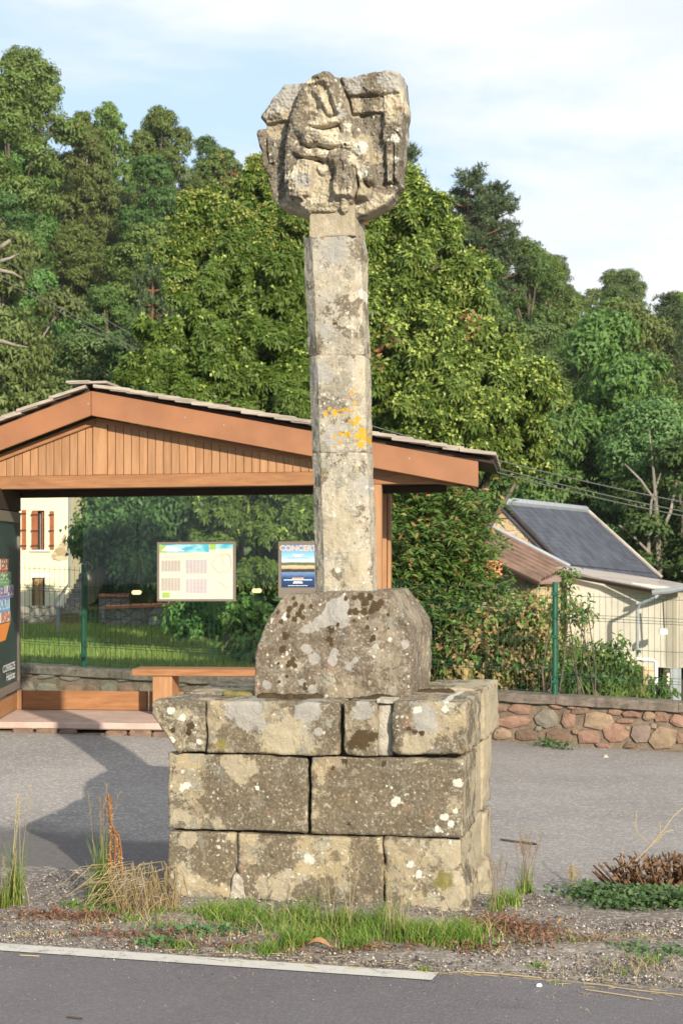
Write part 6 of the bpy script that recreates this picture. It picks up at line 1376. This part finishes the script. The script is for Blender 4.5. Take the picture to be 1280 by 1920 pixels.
for pts, r in (([(210, 1690), (213, 1640), (217, 1590), (215, 1560), (208, 1540), (205, 1510), (203, 1488)], .0055), ([(222, 1690), (226, 1640), (228, 1600), (224, 1570), (213, 1552)], .005), ([(206, 1690), (209, 1640), (206, 1590), (210, 1555)], .004)):
    MB().tube([gpt(*p) for p in pts], r, 5).build('stem', M['lf_rust'], dk_)
sc_ = []
for a_, b_, n in (((203, 1488), (209, 1550), 140), ((209, 1550), (208, 1640), 160), ((216, 1552), (228, 1630), 170), ((206, 1600), (204, 1650), 60)):
    for q in range(n): f = random.random(); sc_.append(tuple(gpt(a_[0]+(b_[0]-a_[0])*f+random.uniform(-3, 3), a_[1]+(b_[1]-a_[1])*f+random.uniform(-4, 4))))
me = leaf_mesh('seed_heads', np.array(sc_), sphere_pts(len(sc_)), .014, .008, M['lf_rust'], tip=sphere_pts(len(sc_), -.8)); me.transform(dk_.matrix_basis.inverted()); o = link(bpy.data.objects.new('seed_heads', me)); o.parent = dk_; o['kind'] = 'stuff'
# red withered ground weed
def mat_weed(name, spots, mat, leaf, wid, up=.02, **kw):
    C = []
    for px, py, n, sx_, sy_ in spots:
        x, y = gp_(px, py); a_ = np.stack([x+rng.normal(size=n)*sx_, y+rng.normal(size=n)*sy_], -1); z = G(a_[:, 0], a_[:, 1])+rng.uniform(0, up, n); C.append(np.concatenate([a_, z[:, None]], 1))
    C = np.concatenate(C); return leaf_mesh(name, C, unit(rng.normal(size=C.shape)*.55+np.array([0, -.2, .8])), leaf*rng.uniform(.6, 1.3, len(C)), wid, mat)
mobj('red_ground_weed', mat_weed('red_ground_weed', [(930, 1730, 600, .09, .10), (990, 1745, 350, .09, .09), (880, 1770, 150, .08, .04), (160, 1715, 260, .12, .03), (80, 1712, 250, .12, .03), (700, 1770, 200, .2, .03), (1060, 1760, 200, .2, .06), (240, 1745, 250, .15, .04), (400, 1765, 200, .2, .03)], M['redweed'], .028, .010, .03), kind='stuff')
def leafweed(lab, spots, leaf, up):
    me = mat_weed('leaves', spots, M['clover'], leaf, leaf*.75, up); x, y = gp_(spots[0][0], spots[0][1]); r = thing('leafy_weed', lab, 'weed', (x, y, Gz(x, y))); me.transform(r.matrix_basis.inverted()); o = link(bpy.data.objects.new('leaves', me)); o.parent = r; o['kind'] = 'stuff'; return r
leafweed('dense mat of blue green leafy weed at the right edge by the dead shrub', [(1130, 1670, 700, .10, .10), (1200, 1680, 900, .13, .10), (1270, 1690, 600, .10, .08), (1100, 1650, 300, .08, .08), (1150, 1700, 250, .07, .04)], .030, .075)
leafweed('low green weed in front of the pedestal base, left of its middle', [(370, 1740, 160, .12, .03), (300, 1760, 100, .05, .02)], .028, .04)
leafweed('small green weed on the gravel at the lower right', [(1240, 1780, 160, .08, .04), (1180, 1770, 60, .05, .03)], .022, .03)
leafweed('small green weed against the wall foot right of the pedestal', [(1028, 1388, 90, .05, .02), (1055, 1392, 50, .04, .02)], .035, .07)
# dead cut shrub with an orange stone at the right edge
x0_, y0_ = gp_(1262, 1650); ds_ = thing('dead_shrub', 'brown dead cut back shrub at the right edge behind the leafy weed', 'dead shrub', (x0_, y0_+.15, Gz(x0_, y0_)))
mb = MB()
for q in range(170):
    b0 = Vector((x0_+random.uniform(-.22, .25), y0_+.15+random.uniform(-.15, .15), Gz(x0_, y0_))); hh = random.uniform(.10, .24)*(.75+.5*(b0.x-x0_+.2)/.4); tx = (b0.x-x0_-.05)*.6+random.uniform(-.04, .04)
    mb.tube([b0, b0+Vector((tx*.5, 0, hh*.5)), b0+Vector((tx, random.uniform(-.04, .04), hh))], [.007, .006, .005], 5)
mb.build('cut_stems', M['deadtwig'], ds_, kind='stuff')
C = np.array([[x0_+random.uniform(-.28, .25), y0_+.1+random.uniform(-.12, .12), Gz(x0_, y0_)+random.uniform(.02, .22)] for _ in range(700)]); me = leaf_mesh('dead_leaves', C, sphere_pts(700), .045, .02, M['deadtwig'], tip=sphere_pts(700, .6)); me.transform(ds_.matrix_basis.inverted()); o = link(bpy.data.objects.new('dead_leaves', me)); o.parent = ds_; o['kind'] = 'stuff'
mb = MB()
for pts in (((1190, 1615), (1215, 1590), (1240, 1560), (1262, 1530), (1285, 1510)), ((1225, 1580), (1245, 1560), (1262, 1556)), ((1215, 1590), (1237, 1572), (1236, 1540)), ((1170, 1635), (1166, 1605), (1165, 1590)), ((1215, 1580), (1195, 1562), (1190, 1548), (1193, 1520))):
    mb.tube([Vector(((p[0]-640)/F*y0_, y0_, E-(p[1]-HOR)*y0_/F)) for p in pts], .003, 4)
mb.build('pale_twig', M['straw'], ds_, kind='stuff')
def rock(name, lab, px, py, sx_, sy_, sz_, mat, seed, cat='stone'):
    x, y = gp_(px, py); import bmesh; bm = bmesh.new(); bmesh.ops.create_icosphere(bm, subdivisions=3, radius=1)
    for v in bm.verts: k = 1+.25*noise.noise(v.co*1.3+Vector((seed, 0, 0)))+.1*noise.noise(v.co*4+Vector((seed, 0, 0))); v.co = Vector((v.co.x*sx_*k, v.co.y*sy_*k, v.co.z*sz_*k))
    me = bpy.data.meshes.new(name); bm.to_mesh(me); bm.free(); me.materials.append(mat); o = link(bpy.data.objects.new(name, me)); o.location = (x, y, Gz(x, y)+sz_*.5); return tag(o, lab, cat)
rock('orange_stone', 'ochre orange stone half hidden beside the dead shrub', 1265, 1655, .07, .05, .05, plain('ochre_stone', (.52, .27, .11), .9, .2, 12, .6, .01), 3)
rock('white_stone', 'small white chip lying on the gravel at the road edge', 1010, 1835, .011, .009, .008, M['white'], 5)
rock('pale_stone', 'pale round stone at the foot of the low wall', 1134, 1404, .025, .02, .018, M['mortar'], 7)
# twigs and straws
def twig(lab, pts, r, mat, name='twig'):
    P_ = []
    for px, py in pts: x, y = gp_(px, py, 0.0 if py > 1800 else Gz(*gp_(px, py))); P_.append((x, y, Gz(x, y)+r+.003))
    return tag(MB().tube(P_, r, 5).build(name, mat), lab, 'twig')
twig('dark broken stick lying on the parking lot right of the pedestal', [(938, 1585), (965, 1588), (1005, 1592)], .008, M['bark'], 'stick')
twig('long pale straw lying on the road at the lower right', [(1097, 1858), (1150, 1866), (1222, 1877)], .0028, M['straw'], 'straw')
twig('long pale straw along the road edge', [(870, 1824), (930, 1828), (1015, 1836)], .0025, M['straw'], 'straw')
twig('pale straw at the very right end of the road edge', [(1100, 1846), (1180, 1858), (1290, 1870)], .0030, M['straw'], 'straw')
twig('short pale straw lying on the road at the lower left', [(38, 1793), (74, 1795)], .0022, M['straw'], 'straw')
twig('pale straw lying across the gravel at the right', [(1150, 1770), (1180, 1800), (1270, 1850)], .0025, M['straw'], 'straw')
twig('dry stalk lying at the foot of the pedestal right of its middle', [(912, 1722), (960, 1755), (1000, 1778)], .003, M['straw'], 'straw')
twig('short dark stick on the road at the lower left', [(126, 1910), (140, 1911), (155, 1913)], .004, M['bark'], 'stick')
mb = MB()
for q in range(90):
    px = random.uniform(300, 1280); py = np.interp(px, [300, 820, 1280], [1785, 1822, 1862])+random.uniform(-18, 4); x, y = gp_(px, py, .01); th = random.uniform(-.8, .8)-.25; L_ = random.uniform(.02, .08); g = Gz(x, y)+.006
    mb.tube([(x, y, g), (x+math.cos(th)*L_, y+math.sin(th)*L_, g)], .0016, 3)
mb.build('straw_litter', M['straw'], None, kind='stuff')
def dleaf(lab, px, py, L_, rz):
    x, y = gp_(px, py); V = []; n = 8
    for i in range(n+1):
        f = i/n; w_ = math.sin(math.pi*f)**.7*L_*.22; zc_ = .012+.02*math.sin(f*3.1); 
        for s in (-1, 0, 1): V.append(((f-.5)*L_, s*w_, zc_+abs(s)*w_*.6))
    Fs = [(i*3+j, i*3+j+1, i*3+j+4, i*3+j+3) for i in range(n) for j in range(2)]
    o = MB().add(V, Fs).build('dead_leaf', M['deadleaf']); o.location = (x, y, Gz(x, y)+.01); o.rotation_euler = (.2, 0, rz); tag(o, lab, 'leaf')
M['deadleaf'] = plain('dead_leaf', (.28, .15, .075), .8, .2, 20)
dleaf('curled tan dead leaf lying in front of the pedestal near the road', 597, 1772, .11, -.2)
dleaf('small orange dead leaf in the grass under the middle pedestal stone', 530, 1715, .05, .5)
dleaf('brown dead leaf on the red weed right of the pedestal', 1050, 1735, .05, .7)
dleaf('tiny dead leaf at the left of the curled tan one', 512, 1765, .04, 1.2)

# thin evening haze in the air
hz_m, t, out = newmat('haze'); out_v = t.n('ShaderNodeVolumePrincipled', {'Density': .00018, 'Color': (.88, .93, 1, 1)}); t.l.new(out_v.outputs[0], out.inputs['Volume'])
MB().box(-80, 80, -14, 135, -6, 48).build('haze', hz_m, None, kind='stuff')
